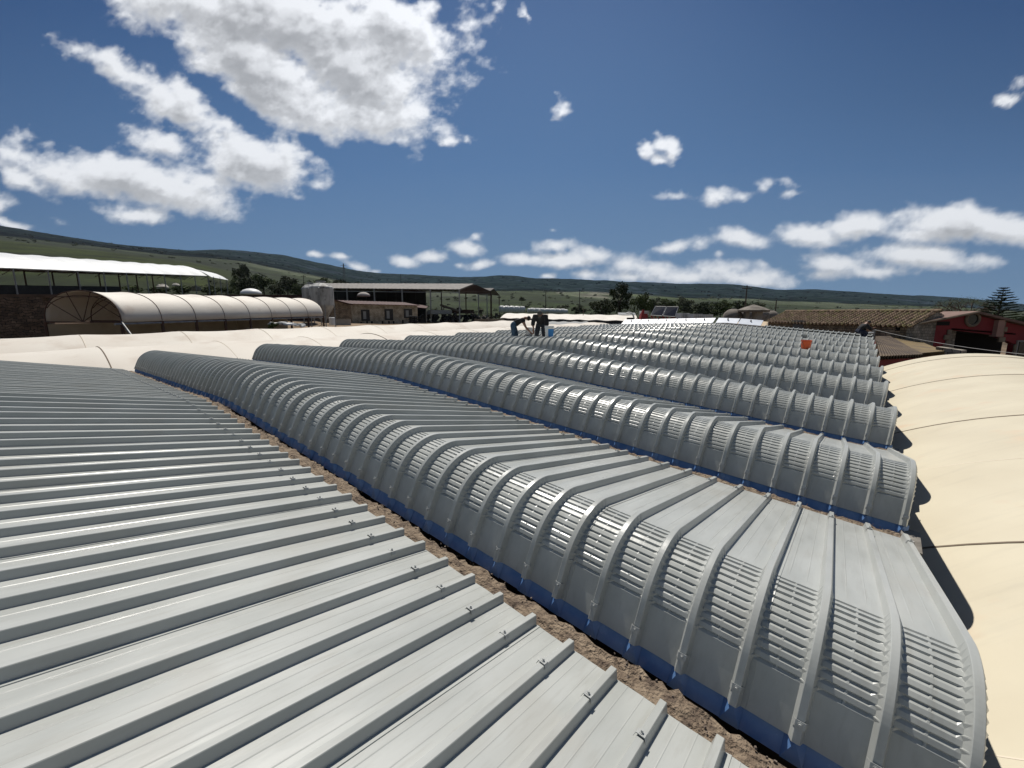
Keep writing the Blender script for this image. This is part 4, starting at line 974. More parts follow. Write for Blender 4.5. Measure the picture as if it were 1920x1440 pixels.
def conveyor():
    a = at(826, 572, 84); b = at(862, 584, 82); r = empty('conveyor', at(845, 602, 83)); tag(r, 'sloping brown conveyor chute leaning inside the large barn', 'conveyor'); inv = local(r)
    mb = MB(); mb.bar(inv @ a, inv @ b, .22, 4); mb.build('chute', mat('chute', (.16, .12, .09), rough=.8), r)
    for k in (.15, .85):
        p = a + (b - a) * k; mb = MB(); mb.bar(inv @ p, inv @ Vector((p.x, p.y, r.location.z)), .06, 5); mb.build('leg', M['rust'], r)
conveyor()
# red awning and small items by the stone building
r = empty('red_awning', at(790, 600, 76)); tag(r, 'small dull red awning between the stone building and the barn', 'awning'); inv = local(r)
mb = MB(); A_, B_ = at(779, 577, 76), at(799, 579, 77); hexa(mb, [inv @ q for q in (A_, B_, B_ + Vector((0, 3, .5)), A_ + Vector((0, 3, .5)), A_ + Vector((0, 0, .12)), B_ + Vector((0, 0, .12)), B_ + Vector((0, 3, .62)), A_ + Vector((0, 3, .62)))]); mb.build('roof_sheet', M['red_roof'], r)
for p in (A_, B_): mb = MB(); mb.bar(inv @ p, inv @ Vector((p.x, p.y, r.location.z - 1)), .07, 5); mb.build('post', M['metal_grey'], r)

# wrapped bales, two runs
def bale(pos, s, label, grp, rz):
    b = empty('bale', pos, rz)
    return b
bal = None
def bale_mesh():
    mb = MB(); prof = [(.2, -.62), (.52, -.6), (.62, -.5), (.64, 0), (.62, .5), (.52, .6), (.2, .62)]; n = 14; vs = []
    for r_, x in prof:
        for i in range(n):
            t = 2 * math.pi * i / n; vs.append((x, r_ * math.cos(t), r_ * math.sin(t) + .6 - .06 * (math.sin(t) < -.5)))
    fs = [(k * n + i, k * n + (i + 1) % n, (k + 1) * n + (i + 1) % n, (k + 1) * n + i) for k in range(len(prof) - 1) for i in range(n)] + [tuple(range(n)), tuple(range(6 * n, 7 * n))]
    mb.add(vs, fs); return mb
for i in range(26):
    u = 941 + i * 4.75
    if 982 < u < 990: continue
    v = 585 + .10 * (u - 941) / 4 * 1.0
    p = at(u, v, 108); 
    if bal is None: bal = bale_mesh().build('bale', M['plastic_wrap']); o = bal
    else: o = bal.copy(); COL.objects.link(o)
    o.location = p; s_ = .95 if i % 2 else 1.05; o.scale = (s_, s_, s_ * (1.25 if u < 985 else .95)); o.rotation_euler = (0, 0, .3 + random.uniform(-.2, .2))
    tag(o, ('tall white wrapped bale in the short left run of the bale row' if u < 985 else 'lower white wrapped bale in the long right run of the bale row'), 'bale', 'left run of white bales' if u < 985 else 'right run of white bales')

# low cream roof, low grey roof, stone block pile
def slabroof(name, label, pts, th, m, fascia, zb, cat='roofed shed'):
    """pts front-left, front-right, back-right, back-left world points"""
    r = empty(name, (pts[0] + pts[1]) / 2); r.location.z = zb; tag(r, label, cat); inv = local(r)
    mb = MB(); n = 40; P = []
    for i in range(n + 1):
        k = i / n; f = pts[0] + (pts[1] - pts[0]) * k; b = pts[3] + (pts[2] - pts[3]) * k; w_ = Vector((0, 0, .08 * math.sin(i * 1.3) * .5)); P.append([tuple(inv @ (f + w_)), tuple(inv @ ((f + b) / 2 + Vector((0, 0, .12)))), tuple(inv @ (b + w_))])
    mb.grid(np.array(P)); o = mb.build('roof', m, r, fix=False); md = o.modifiers.new('t', 'SOLIDIFY'); md.thickness = th; md.offset = -1
    mb = MB(); f0, f1, b1, b0 = [Vector((p.x, p.y, p.z - th)) for p in pts]
    q = [f0 + Vector((0, .15, 0)), f1 + Vector((0, .15, 0)), b1, b0]; lo = [Vector((p.x, p.y, zb - 1)) for p in q]; hexa(mb, [inv @ p for p in lo + q]); mb.build('wall', fascia, r)
slabroof('long_canvas_shed', 'long low shed with pale cream canvas roof and dark grey side beyond the workers', [at(938, 597, 58), at(1196, 603, 44), at(1192, 592, 62), at(950, 588, 76)], .06, M['old_canvas'], mat('dark_side', (.03, .03, .032), (.05, .05, .05), scale=2, rough=.8), at(940, 612, 58).z)
slabroof('low_grey_shed', 'low grey sheet roof between the stone block pile and the cream shed', [at(925, 612, 44), at(1110, 612, 38), at(1100, 604, 48), at(940, 603, 54)], .05, mat('grey_roof', (.20, .21, .21), (.28, .28, .27), scale=1, rough=.7), M['dark'], at(925, 624, 44).z)
bp = empty('stone_pile', at(915, 618, 48)); tag(bp, 'pile of brown stone blocks at the edge of the dirt yard left of the workers', 'stone pile'); inv = local(bp)
mb = MB(); rd = random.Random(9)
p0, p1 = at(894, 618, 50), at(950, 619, 46)
for row in range(3):
    for i in range(6):
        k = (i + .5 * (row % 2)) / 6; c = p0 + (p1 - p0) * k + Vector((0, rd.uniform(-.1, .1), .2 + .42 * row)); mb.box(inv @ c, (.56, .5, .38), .1 + rd.uniform(-.1, .1), taper=.97)
mb.build('blocks', M['quoin'], bp)
for u, v, s_ in ((915, 603, .5), (925, 603, .35), (885, 610, .3)):
    pass

# utility poles, pylon
def pole(u, v0, v1, Y, label, cross=True, r0=.13):
    b = at(u, v1, Y); H = at(u, v0, Y).z - b.z; p = empty('utility_pole', b); tag(p, label, 'pole')
    mb = MB(); mb.bar((0, 0, -1), (0, 0, H), r0, 7, r0 * .65); mb.build('mast', M['wood'], p)
    if cross:
        mb = MB(); mb.box((0, 0, H - .5), (1.5, .12, .12)); mb.build('crossarm', M['wood'], p)
        for x in (-.65, 0, .65): mb = MB(); mb.bar((x, 0, H - .45), (x, 0, H - .15), .05, 6); mb.build('insulator', M['plaster'], p)
pole(1396, 535, 590, 70, 'tall dark utility pole rising above the trees behind the domed tanks')
pole(1453, 562, 592, 80, 'shorter pole right of the domed tanks', False)
pole(1023, 544, 582, 120, 'left one of two thin poles in the green field', True)
pole(1086, 543, 580, 125, 'right one of two thin poles in the green field', False)
pole(1093, 578, 606, 60, 'thin pole stub rising over the cream shed roof', False, .06)
pole(1027, 584, 610, 50, 'thin dark rod standing beside the grey low roof', False, .05)
pole(571, 515, 545, 130, 'utility pole on the slope left of the silo tops')
pole(752, 514, 534, 150, 'distant pole showing over the left part of the barn roof', False)
pole(1193, 596, 607, 40, 'short grey post at the right end of the cream shed roof', False, .04)
def pylon():
    b = at(646, 530, 260); H = at(646, 494, 260).z - b.z; p = empty('lattice_mast', b); tag(p, 'thin lattice power pylon on the hillside above the silos', 'pylon'); mb = MB()
    for x, y in ((-1, -1), (1, -1), (1, 1), (-1, 1)): mb.bar((x * .9, y * .9, -3), (x * .12, y * .12, H), .12, 4)
    for k in range(8):
        z = H * k / 8; w_ = .9 - .78 * k / 8; z2 = H * (k + 1) / 8; w2 = .9 - .78 * (k + 1) / 8
        mb.bar((-w_, -w_, z), (w2, -w2, z2), .07, 3); mb.bar((w_, -w_, z), (-w2, -w2, z2), .07, 3)
    mb.build('lattice', M['metal_grey'], p)
    for z, l in ((H * .78, 2.4), (H * .9, 1.8)): mb = MB(); mb.bar((-l, 0, z), (l, 0, z), .12, 4); mb.build('crossarm', M['metal_grey'], p)
pylon()

# tilted solar panels on a red frame
def solar():
    a = at(1220, 591, 40); b = at(1266, 594, 39); ta = at(1229, 574.5, 41); tb = at(1272, 575.5, 40)
    r = empty('solar_panels', at(1245, 606, 40)); tag(r, 'pair of dark tilted solar panels on a rusty frame behind the white roof panels', 'solar panel'); inv = local(r)
    for k0, k1 in ((0, .48), (.51, 1)):
        p, q = a + (b - a) * k0, a + (b - a) * k1; s_, t = ta + (tb - ta) * k1, ta + (tb - ta) * k0; mb = MB(); off = Vector((0, .06, -.06)); hexa(mb, [inv @ x for x in (p + off, q + off, s_ + off, t + off, p, q, s_, t)]); pn = mb.build('panel', M['solar'], r)
        mb = MB(); mb.tube([inv @ x for x in (p, q, s_, t, p)], .035, 4); mb.build('frame', M['metal_grey'], pn)
    mb = MB()
    for k in (.05, .5, .95):
        p, t = a + (b - a) * k, ta + (tb - ta) * k; mb.bar(inv @ p, inv @ Vector((p.x, p.y, r.location.z - 1)), .05, 5); mb.bar(inv @ t, inv @ Vector((p.x, t.y, r.location.z - 1)), .05, 5)
    for k in range(6): p = a + (b - a) * (k / 6); mb.bar(inv @ Vector((p.x, p.y, p.z - .1)), inv @ Vector((p.x + .8, p.y, r.location.z)), .05, 4)
    mb.build('rack', M['rust_red'], r)
solar()
def red_machine():
    p = at(1206, 607, 38); r = empty('red_machine', p); tag(r, 'bright red farm machine left of the tilted solar panels', 'machine')
    mb = MB(); mb.box((0, 0, .55), (.75, .7, .7), taper=.7); mb.build('body', M['rust_red'], r); mb = MB(); mb.bar((-.1, 0, .8), (-.05, 0, 1.25), .2, 8, .08); mb.build('hopper', M['rust_red'], r)
    for x in (-.35, .35): mb = MB(); mb.bar((x, -.4, .2), (x, .4, .2), .2, 10); mb.build('wheel', M['net'], r)
    mb = MB(); mb.bar((-.4, 0, .4), (-1.2, 0, .15), .05, 5); mb.build('drawbar', M['rust'], r)
red_machine()
def hosewheel():
    r = empty('pump', at(1183, 606, 38)); tag(r, 'small dark pump with white bent pipe left of the red machine', 'pump'); mb = MB(); mb.tube([(.2, 0, -.1), (.25, 0, .5), (.1, 0, .85), (-.2, 0, .95), (-.45, 0, .9)], .07, 7); mb.build('pipe', M['white'], r)
    mb = MB(); mb.box((-.1, 0, .25), (.6, .5, .5), taper=.8); mb.build('body', M['net'], r)
hosewheel()
def ibc(u, v0, v1, Y, wpx, label):
    b = at(u, v1, Y); H = at(u, v0, Y).z - b.z; W_ = wpx / FPX * Y; r = empty('water_tank', b, .25); tag(r, label, 'tank'); mb = MB(); mb.box((0, 0, H * .53), (W_, W_, H * .86), taper=.97); mb.build('tank', M['plastic_wrap'], r)
    mb = MB()
    for k in range(5): x = -W_ / 2 + W_ * k / 4; mb.bar((x, -W_ / 2 - .03, 0), (x, -W_ / 2 - .03, H), .015, 4)
    for k in range(4): z = H * (k + .6) / 4; mb.bar((-W_ / 2, -W_ / 2 - .03, z), (W_ / 2, -W_ / 2 - .03, z), .015, 4)
    mb.build('cage', M['metal_grey'], r); mb = MB(); mb.box((0, 0, H * .05), (W_, W_, H * .1)); mb.build('pallet', M['wood'], r); mb = MB(); mb.bar((0, 0, H * .94), (0, 0, H * 1.0), .12, 10); mb.build('cap', M['net'], r)
ibc(1279, 586.5, 604, 52, 17, 'leftmost of the three white caged water tanks, partly behind the panels'); ibc(1302, 588, 604, 51, 19, 'middle one of the three white caged water tanks'); ibc(1322, 589, 604, 51, 18, 'rightmost of the three white caged water tanks')
ibc(1207, 582.5, 592, 60, 12, 'white box tank above the red machine')
mb = MB(); p = at(1160, 590, 62); q = at(1192, 590.5, 61); pr_ = empty('pipe_bundle', p); tag(pr_, 'bundle of white pipes lying behind the cream shed roof', 'pipes'); 
for k in range(3): mb = MB(); mb.bar((0, .2 * k, .1 * k), (q - p) + Vector((0, .2 * k, .1 * k)), .1, 7); mb.build('pipe', M['white'], pr_)

# domed tanks with little pointed tower
def dome_tank(u, v0, v1, Y, wpx, label):
    b = at(u, v1, Y); H = at(u, v0, Y).z - b.z; r_ = wpx / 2 / FPX * Y; o = empty('domed_tank', b); tag(o, label, 'tank'); mb = MB()
    prof = [(r_, -1)] + [(r_, H - r_ * .9)] + [(r_ * math.cos(a), H - r_ * .9 + r_ * .9 * math.sin(a)) for a in np.linspace(.15, 1.5, 9)]
    mb.lathe((0, 0, 0), prof, 20); mb.build('shell', M['tank'], o, smooth=True); mb = MB(); mb.lathe((0, 0, 0), [(r_ * .2, H - .05), (r_ * .2, H + .05), (r_ * .1, H + .08)], 10); mb.build('hatch', M['dark'], o)
dome_tank(1373, 579, 606, 40, 34, 'leftmost domed concrete tank, closest to the cream canvas end')
dome_tank(1396, 580, 606, 43, 28, 'domed concrete tank left of the pointed tower')
dome_tank(1428, 581, 606, 47, 24, 'domed concrete tank right behind the pointed tower')
dome_tank(1444, 582, 606, 49, 26, 'rightmost domed concrete tank touching the tile building')
tw = empty('stone_tower', at(1411, 606, 39)); tag(tw, 'small pale tower with pyramid roof between the domed tanks', 'tower'); H = at(1411, 584, 39).z - tw.location.z; H2 = at(1411, 571, 39).z - tw.location.z
mb = MB(); mb.box((.35, 0, H / 2 - .4), (.5, .9, H + .8)); mb.box((-.5, .25, H / 2 - .4), (.3, .5, H + .8)); mb.build('pillar', M['plaster'], tw)
mb = MB(); mb.lathe((-.05, 0, 0), [(1.35, H - .05), (1.4, H + .12), (.9, H + .35), (.3, H2 - .08), (.08, H2)], 8); mb.build('roof', M['tank'], tw)
# cream canvas vault end between panels and tile building
def small_vault():
    a = at(1344, 616, 31); b = at(1440, 622, 29); r = empty('canvas_canopy', (a + b) / 2); tag(r, 'small tan canvas canopy sweeping up to the corner of the tile building', 'canopy'); inv = local(r)
    P = []
    for i in range(25):
        k = i / 24; f = a + (b - a) * k; t = at(1344 + 96 * k, 605.5 - 1.5 * k + 8 * (1 - k) ** 3 - 2.5 * math.sin(k * math.pi), 33.5); row = []
        for j in range(9):
            q = j / 8; p = f + (t - f) * q; p.z += .25 * math.sin(q * math.pi) * (1 - k); row.append(tuple(inv @ p))
        P.append(row)
    mb = MB(); mb.grid(np.array(P)); o = mb.build('canvas', mat('tan_canvas', (.58, .46, .31), (.46, .35, .22), scale=2, rough=.7, stretch=(1, 3, 1)), r, smooth=True, fix=False); md = o.modifiers.new('t', 'SOLIDIFY'); md.thickness = .03
    for p in (a, b, at(1344, 608, 33.5), at(1440, 604, 33.5)): mb = MB(); mb.bar(inv @ p, inv @ Vector((p.x, p.y, CAMH - 3.5)), .05, 5); mb.build('post', M['metal_grey'], r)
small_vault()

# clay tile building
def tile_building():
    a = at(1437, 648, 37); b = at(1707, 662, 26.5); root, L = frame_root('tile_roof_building', a, b, 'long old stone building with mossy clay pan-tile roof and rough stone gable', 'building')
    inv = local(root); hA = (at(1437, 603.5, 37).z - a.z); hB = (at(1707, 610.5, 26.5).z - a.z); h = (hA + hB) / 2
    dep = 3.9; rdg = .86
    mb = MB(); mb.add([(0, 0, -2), (L, 0, -2), (0, 0, hA), (L, 0, hB), (0, dep, -2), (0, dep, hA), (0, dep / 2, hA + rdg)], [(0, 1, 3, 2), (4, 0, 2, 6, 5)]); mb.build('wall', M['stone2'], root, fix=False)
    mb = MB(); mb.add([(L, -.01, -2), (L, dep, -2), (L, dep, hB), (L, dep / 2, hB + rdg), (L, -.01, hB), (L - .4, 0, -2), (L - .4, dep, -2), (L - .4, dep, hB), (L - .4, dep / 2, hB + rdg), (L - .4, 0, hB)], [(0, 1, 2, 3, 4), (9, 8, 7, 6, 5), (0, 4, 9, 5)]); mb.build('gable', M['cobble'], root, fix=False)
    # pan tiles: half-round courses
    tw_ = .30; nt_ = int((L + .5) / tw_); ncr = 13; mb = MB(); rd = random.Random(2)
    for side in (0, 1):
        P = []
        for i in range(nt_ * 6 + 1):
            x = -.25 + i * tw_ / 6; ph = (i % 6) / 6; w_ = .075 * math.sin(2 * math.pi * ph); k = x / L; hx = hA + (hB - hA) * k; row = []
            jit = .02 * math.sin((i // 6) * 12.9)
            for c in range(ncr * 2 + 1):
                s_ = c / (ncr * 2); st = .045 * ((c % 2)) ; y = -.3 + (dep / 2 + .3) * s_
                y2 = y if side == 0 else dep - y
                row.append((x, y2, hx - .08 + (rdg + .1) * s_ + w_ * 1.0 + (.0 if c % 2 else .05) + jit + .012 * rd.uniform(-1, 1)))
            P.append(row)
        mb.grid(np.array(P))
    mb.build('roof', M['tile'], root, fix=False)
    mb = MB()
    for i in range(int(L / .4) + 1):
        x = -.2 + i * .4; k = x / L; hx = hA + (hB - hA) * k + rdg + .06; mb.bar((x, dep / 2, hx), (x + .43, dep / 2, hx + .02), .11, 8)
    mb.build('ridge_tiles', M['tile'], root)
    x, z1 = xof(1492, 604, root, 0); x2, z0 = xof(1502, 622, root, 0); mb = MB(); mb.box(((x + x2) / 2 , -.03, (z0 + z1) / 2), (abs(x2 - x) * 1.6, .1, z1 - z0)); d = mb.build('door', mat('grey_door', (.12, .12, .12), rough=.7), root)
    mb = MB(); mb.box(((x + x2) / 2, -.06, z1 + .08), (abs(x2 - x) * 1.9, .14, .14)); mb.build('lintel', M['concrete'], d)
    x, z = xof(1684, 617, root, 0); mb = MB(); mb.box((x, -.02, z), (.22, .1, .22)); mb.build('vent_hole', M['darkin'], root)
tile_building()
# brown corrugated roofs with red wall
def corr(name, label, p0, p1, p2, p3, m, wallm, zb):
    r = empty(name, (p0 + p1) / 2); r.location.z = zb; tag(r, label, 'shed'); inv = local(r); P = []; n = 96
    for i in range(n + 1):
        k = i / n; f = p0 + (p1 - p0) * k; b = p3 + (p2 - p3) * k; w_ = Vector((0, 0, .09 * (1 if (i // 3) % 2 else -1))); P.append([tuple(inv @ (f + w_)), tuple(inv @ (b + w_))])
    mb = MB(); mb.grid(np.array(P)); o = mb.build('roof', m, r, fix=False); md = o.modifiers.new('t', 'SOLIDIFY'); md.thickness = .03; md.offset = -1
    mb = MB(); q = [p - Vector((0, 0, .12)) for p in (p0 + (p3 - p0) * .04, p1 + (p2 - p1) * .04, p2, p3)]; lo = [Vector((p.x, p.y, zb - 1)) for p in q]; hexa(mb, [inv @ p for p in lo + q]); mb.build('wall', wallm, r)
    return r
brn = mat('rusty_corrugated', (.06, .040, .028), (.12, .085, .05), scale=1.2, rough=.8, stretch=(1, 1, 1)); yel = mat('ochre_corrugated', (.20, .14, .055), (.12, .085, .045), scale=1.5, rough=.8)
corr('corrugated_shed', 'low shed with dark brown corrugated roof beside the right ends of the far metal rows', at(1648, 672, 19.5), at(1730, 668, 21.5), at(1668, 633, 27.5), at(1641, 634, 25.5), brn, M['redwall'], CAMH - 4)
corr('corrugated_shed', 'smaller shed with ochre corrugated roof in front of the rough stone gable', at(1728, 666, 21.6), at(1770, 662, 22.6), at(1712, 638, 28), at(1673, 637, 27), yel, M['redwall'], CAMH - 4)

# red house
def red_house():
    Y0 = 29.5
    pl = at(1728, 660, 27); pr = at(1985, 680, 27); root, L = frame_root('red_house', pl, pr, 'dark red gabled house with round window, stone quoins and deep dark porch at right', 'house')
    H = lambda u, v: xof(u, v, root, 0)
    x0, z0 = H(1729, 606); xa, za = H(1823, 589); x1, z1 = H(1985, 627); zb = -2.5
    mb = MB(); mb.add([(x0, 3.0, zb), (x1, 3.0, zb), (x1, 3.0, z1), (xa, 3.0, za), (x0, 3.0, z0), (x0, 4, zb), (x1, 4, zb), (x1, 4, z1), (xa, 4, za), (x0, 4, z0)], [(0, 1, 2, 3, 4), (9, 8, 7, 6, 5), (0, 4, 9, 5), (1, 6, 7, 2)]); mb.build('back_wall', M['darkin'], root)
    # front wall with porch opening: left panel, right panel, upper gable
    ua, za_ = H(1788, 617.5); ub, _ = H(1856, 629); u2, _ = H(1873, 629); zo = za_
    xl = ua; xr = ub
    mb = MB(); 
    def pan(pts): mb.prism([(x, 0, z) for x, z in pts], (0, .35, 0))
    slopeL = lambda x: z0 + (za - z0) * (x - x0) / (xa - x0); slopeR = lambda x: za + (z1 - za) * (x - xa) / (x1 - xa)
    xl = H(1783, 620)[0]; xr = H(1864, 628)[0]; zo = H(1800, 618)[1]; zo2 = H(1862, 628)[1]
    xe, ze = H(1901, 645); pan([(x0, zb), (xl, zb), (xl, slopeL(xl)), (x0, z0)]); pan([(xl, zo), (xr, zo2), (xe, ze), (xe, slopeR(xe)), (xa, za), (xl, slopeL(xl))]); pan([(xe, zb), (x1, zb), (x1, z1), (xe, slopeR(xe))])
    mb.build('wall', M['redwall'], root)
    # pillar, quoins
    zt = H(1864, 600)[1]; mb = MB(); mb.box((xr + .05, -.06, (zo2 - .1 + zt) / 2), (.42, .4, zt - zo2 + .1)); mb.build('pillar', mat('pink_pillar', (.42, .25, .20), (.34, .2, .16), scale=2, rough=.85), root)
    for base, sgn, top, bot in ((xl, -1, H(1785, 618)[1], zb), (xr + .28, 1, H(1874, 603)[1], zo2 - .2), (xe, 1, ze, zb)):
        mb = MB(); z = top; k = 0
        while z > bot: wq = .42 if k % 2 else .26; mb.box((base + sgn * wq / 2, -.03, z - .16), (wq, .1, .30)); z -= .33; k += 1
        mb.build('quoins', M['quoin'], root)
    # round window
    cx, cz = H(1822, 598.5); mb = MB(); n = 24
    ring = [(cx + .42 * math.cos(i * 2 * math.pi / n), -.06, cz + .42 * math.sin(i * 2 * math.pi / n)) for i in range(n + 1)]; mb.tube(ring, .085, 6); f = mb.build('round_window', M['quoin'], root)
    mb = MB(); mb.bar((cx, -.04, cz), (cx, .0, cz), .4, 20); mb.build('pane', M['glassy'], f)
    cx, cz = H(1768, 606.5); mb = MB(); mb.box((cx, -.01, cz), (.8, .06, .25)); mb.build('vent', M['darkin'], root)
    # roof with white fascia
    mb = MB(); t = .14
    for (xA, zA, xB, zB) in ((x0 - .6, z0 - .12, xa, za + .05), (xa, za + .05, x1 + .3, z1 - .05)): hexa(mb, [(xA, -.35, zA), (xB, -.35, zB), (xB, 4.2, zB), (xA, 4.2, zA), (xA, -.35, zA + t), (xB, -.35, zB + t), (xB, 4.2, zB + t), (xA, 4.2, zA + t)])
    mb.build('roof', mat('house_roof', (.16, .10, .08), (.22, .14, .11), scale=2, rough=.85), root)
    mb = MB(); mb.bar((x0 - .6, -.4, z0 - .02), (xa, -.4, za + .14), .05, 5); mb.build('verge', M['quoin'], root)
    cx, cz = H(1912, 660); mb = MB(); mb.box((cx + .1, -.04, cz), (.9, .1, 1.5)); wn = mb.build('window', M['plaster'], root); mb = MB(); mb.box((cx + .1, -.1, cz), (.75, .06, 1.35)); mb.build('pane', M['glassy'], wn)
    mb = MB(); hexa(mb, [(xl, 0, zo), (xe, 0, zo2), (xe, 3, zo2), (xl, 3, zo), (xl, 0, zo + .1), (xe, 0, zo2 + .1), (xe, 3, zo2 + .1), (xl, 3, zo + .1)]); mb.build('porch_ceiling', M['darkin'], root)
red_house()
# rubble garden wall in front of the house and cable
rt, mb = wall_run('rubble_wall', 'low pale rubble wall in front of the red house', [(at(1752, 668, 23), at(1752, 650, 23).z), (at(1800, 672, 22), at(1800, 657, 22).z)], .5, M['cobble']); mb.build('masonry', M['cobble'], rt)
mb = MB(); A_, B_ = at(1640, 618, 24), at(1960, 668, 17); pts = []
for i in range(25):
    k = i / 24; p = A_ + (B_ - A_) * k; p.z -= 1.3 * k * (1 - k) * .5; pts.append(p - A_)
mb.tube(pts, .012, 5); o = mb.build('cable', mat('pale_cable', (.35, .34, .33), rough=.6)); o.location = A_; tag(o, 'thin pale cable sagging across the front of the red house', 'cable')
mp = empty('cable_post', A_); 
mp.location = (A_.x, A_.y, CAMH - 2); tag(mp, 'thin post carrying the pale cable beside the tile building', 'post'); mb = MB(); mb.bar((0, 0, -2), (0, 0, A_.z - CAMH + 2), .04, 6); mb.build('mast', M['metal_grey'], mp); mb = MB(); mb.bar((-.1, 0, A_.z - CAMH + 1.95), (.1, 0, A_.z - CAMH + 1.95), .03, 6); mb.build('bracket', M['metal_grey'], mp)

# white dome behind the tunnel, clutter in the yard by the silos
o = MB().lathe((0, 0, 0), [(1.4, 0), (1.35, .3), (1.0, .62), (.5, .8), (.05, .86)], 16).build('white_dome', M['white'], smooth=True, fix=False); o.location = at(471, 552, 62); tag(o, 'low white domed cover peeking over the arched tunnel', 'cover')
o = MB().lathe((0, 0, 0), [(1.1, 0), (1.05, .25), (.8, .5), (.4, .68), (.05, .72)], 14).build('white_cover', M['plaster'], smooth=True, fix=False); o.location = at(682, 555.5, 74); tag(o, 'pale rounded cover showing above the small red roof', 'cover')
for i, (u, v, Y, kind, lb) in enumerate([(528, 612, 38, 'w', 'heap of white plastic scraps on the ground left of the silo legs'), (560, 614, 36, 'w', 'flat white sheet lying by the posts right of the tunnel'), (623, 610, 50, 'b', 'white barrel standing against the pale plastered wall'), (775, 606, 66, 'd', 'dark tractor tyre pile at the corner of the sandstone building')]):
    p = at(u, v, Y); rd = random.Random(i)
    if kind == 'w':
        mb = MB()
        for k in range(9): mb.box((rd.uniform(-1, 1), rd.uniform(-.6, .6), .12 + rd.uniform(0, .25)), (rd.uniform(.3, .8), rd.uniform(.2, .5), .12), rd.random() * 3, rd.uniform(-.3, .3), taper=.8)
        o = mb.build('scrap_heap', M['plastic_wrap']); o.location = p; tag(o, lb, 'scrap')
    elif kind == 'b':
        r = empty('barrel', p); tag(r, lb, 'barrel'); MB().lathe((0, 0, 0), [(.3, 0), (.33, .05), (.33, .4), (.31, .45), (.33, .5), (.33, .9), (.28, .95)], 14).build('drum', M['white'], r); MB().lathe((0, 0, 0), [(.12, .94), (.12, 1.02)], 10).build('cap', M['net'], r)
    else:
        for k in range(3):
            mb = MB(); n = 18; ring = [(.55 * math.cos(q * 2 * math.pi / n), .55 * math.sin(q * 2 * math.pi / n), 0) for q in range(n + 1)]; mb.tube(ring, .2, 8); o = mb.build('tyre', M['net']); o.location = p + Vector((0, 0, .2 + .38 * k)); tag(o, ['lowest', 'middle', 'topmost'][k] + ' tyre of the dark pile at the sandstone building corner', 'tyre')
tree_at(513, 600, 618, 37, 16, 'bbush', 'green weed bush under the right end of the tunnel canvas', cat='bush', name='bush')

# ---------------------------------------------------------------- buckets on the roof
def bucket(pos, r, h, m, label, group=None, lab=None, tilt=0):
    b = empty('bucket', pos); b.rotation_euler = (tilt, tilt, 0); tag(b, label, 'bucket', group)
    mb = MB(); n = 22; prof = [(r * .80, 0), (r * .82, .01), (r * .97, h * .86), (r * 1.06, h * .86), (r * 1.06, h * .90), (r * .99, h * .90), (r * 1.0, h * .97), (r * 1.06, h * .97), (r * 1.06, h), (r * .95, h), (r * .76, .02)]
    mb.lathe((0, 0, 0), prof, n); mb.build('pail', m, b, fix=False)
    mb = MB(); mb.tube([(r * 1.08 * math.cos(t), -.02 - .35 * r * math.sin(t), h * .9 - .75 * h * math.sin(t)) for t in np.linspace(0, math.pi, 13)], .004, 5); mb.build('handle', M['metal_grey'], b)
    if lab:
        mb = MB(); P = [[(r * (.86 + .1 * z) * 1.03 * math.cos(a), r * (.86 + .1 * z) * 1.03 * math.sin(a), h * (.15 + .62 * z)) for a in np.linspace(-1.9, .1, 12)] for z in (0, 1)]; mb.grid(np.array(P)); mb.build('sticker', lab, b, fix=False)
def on_back(r, t, x):      # a point on the back slope of row r
    return SP(x, t, -x * math.tan(beta) + .02, r)
def find_t(r, x, u_want, z):
    best = None
    for t in np.arange(0, 61, .25):
        p = SP(x, t, z, r); c = p.y * CP - (p.z - CAMH) * SPi; u = 960 + FPX * p.x / c
        if best is None or abs(u - u_want) < best[0]: best = (abs(u - u_want), t)
    return best[1]
t = find_t(4, -7.2, 1037, 2.5); bucket(on_back(4, t + .5, -7.2), .15, .42, M['white'], 'white bucket with blue label standing right of the standing worker', lab=M['bluep'])
t = find_t(5, -9.0, 990, 2.7); bucket(SP(-8.9, t, 2.75, 5), .135, .30, M['white'], 'off-white bucket standing between the two bent workers')
t = find_t(6, -7.0, 1519, 2.4); bucket(on_back(6, t + .5, -7.0), .15, .34, M['orange'], 'orange bucket standing on the metal roof near its right end')
t = find_t(8, -7.6, 1508, 2.6); bucket(on_back(8, t, -7.6), .12, .16, M['metal_grey'], 'small grey pail further back above the orange bucket')

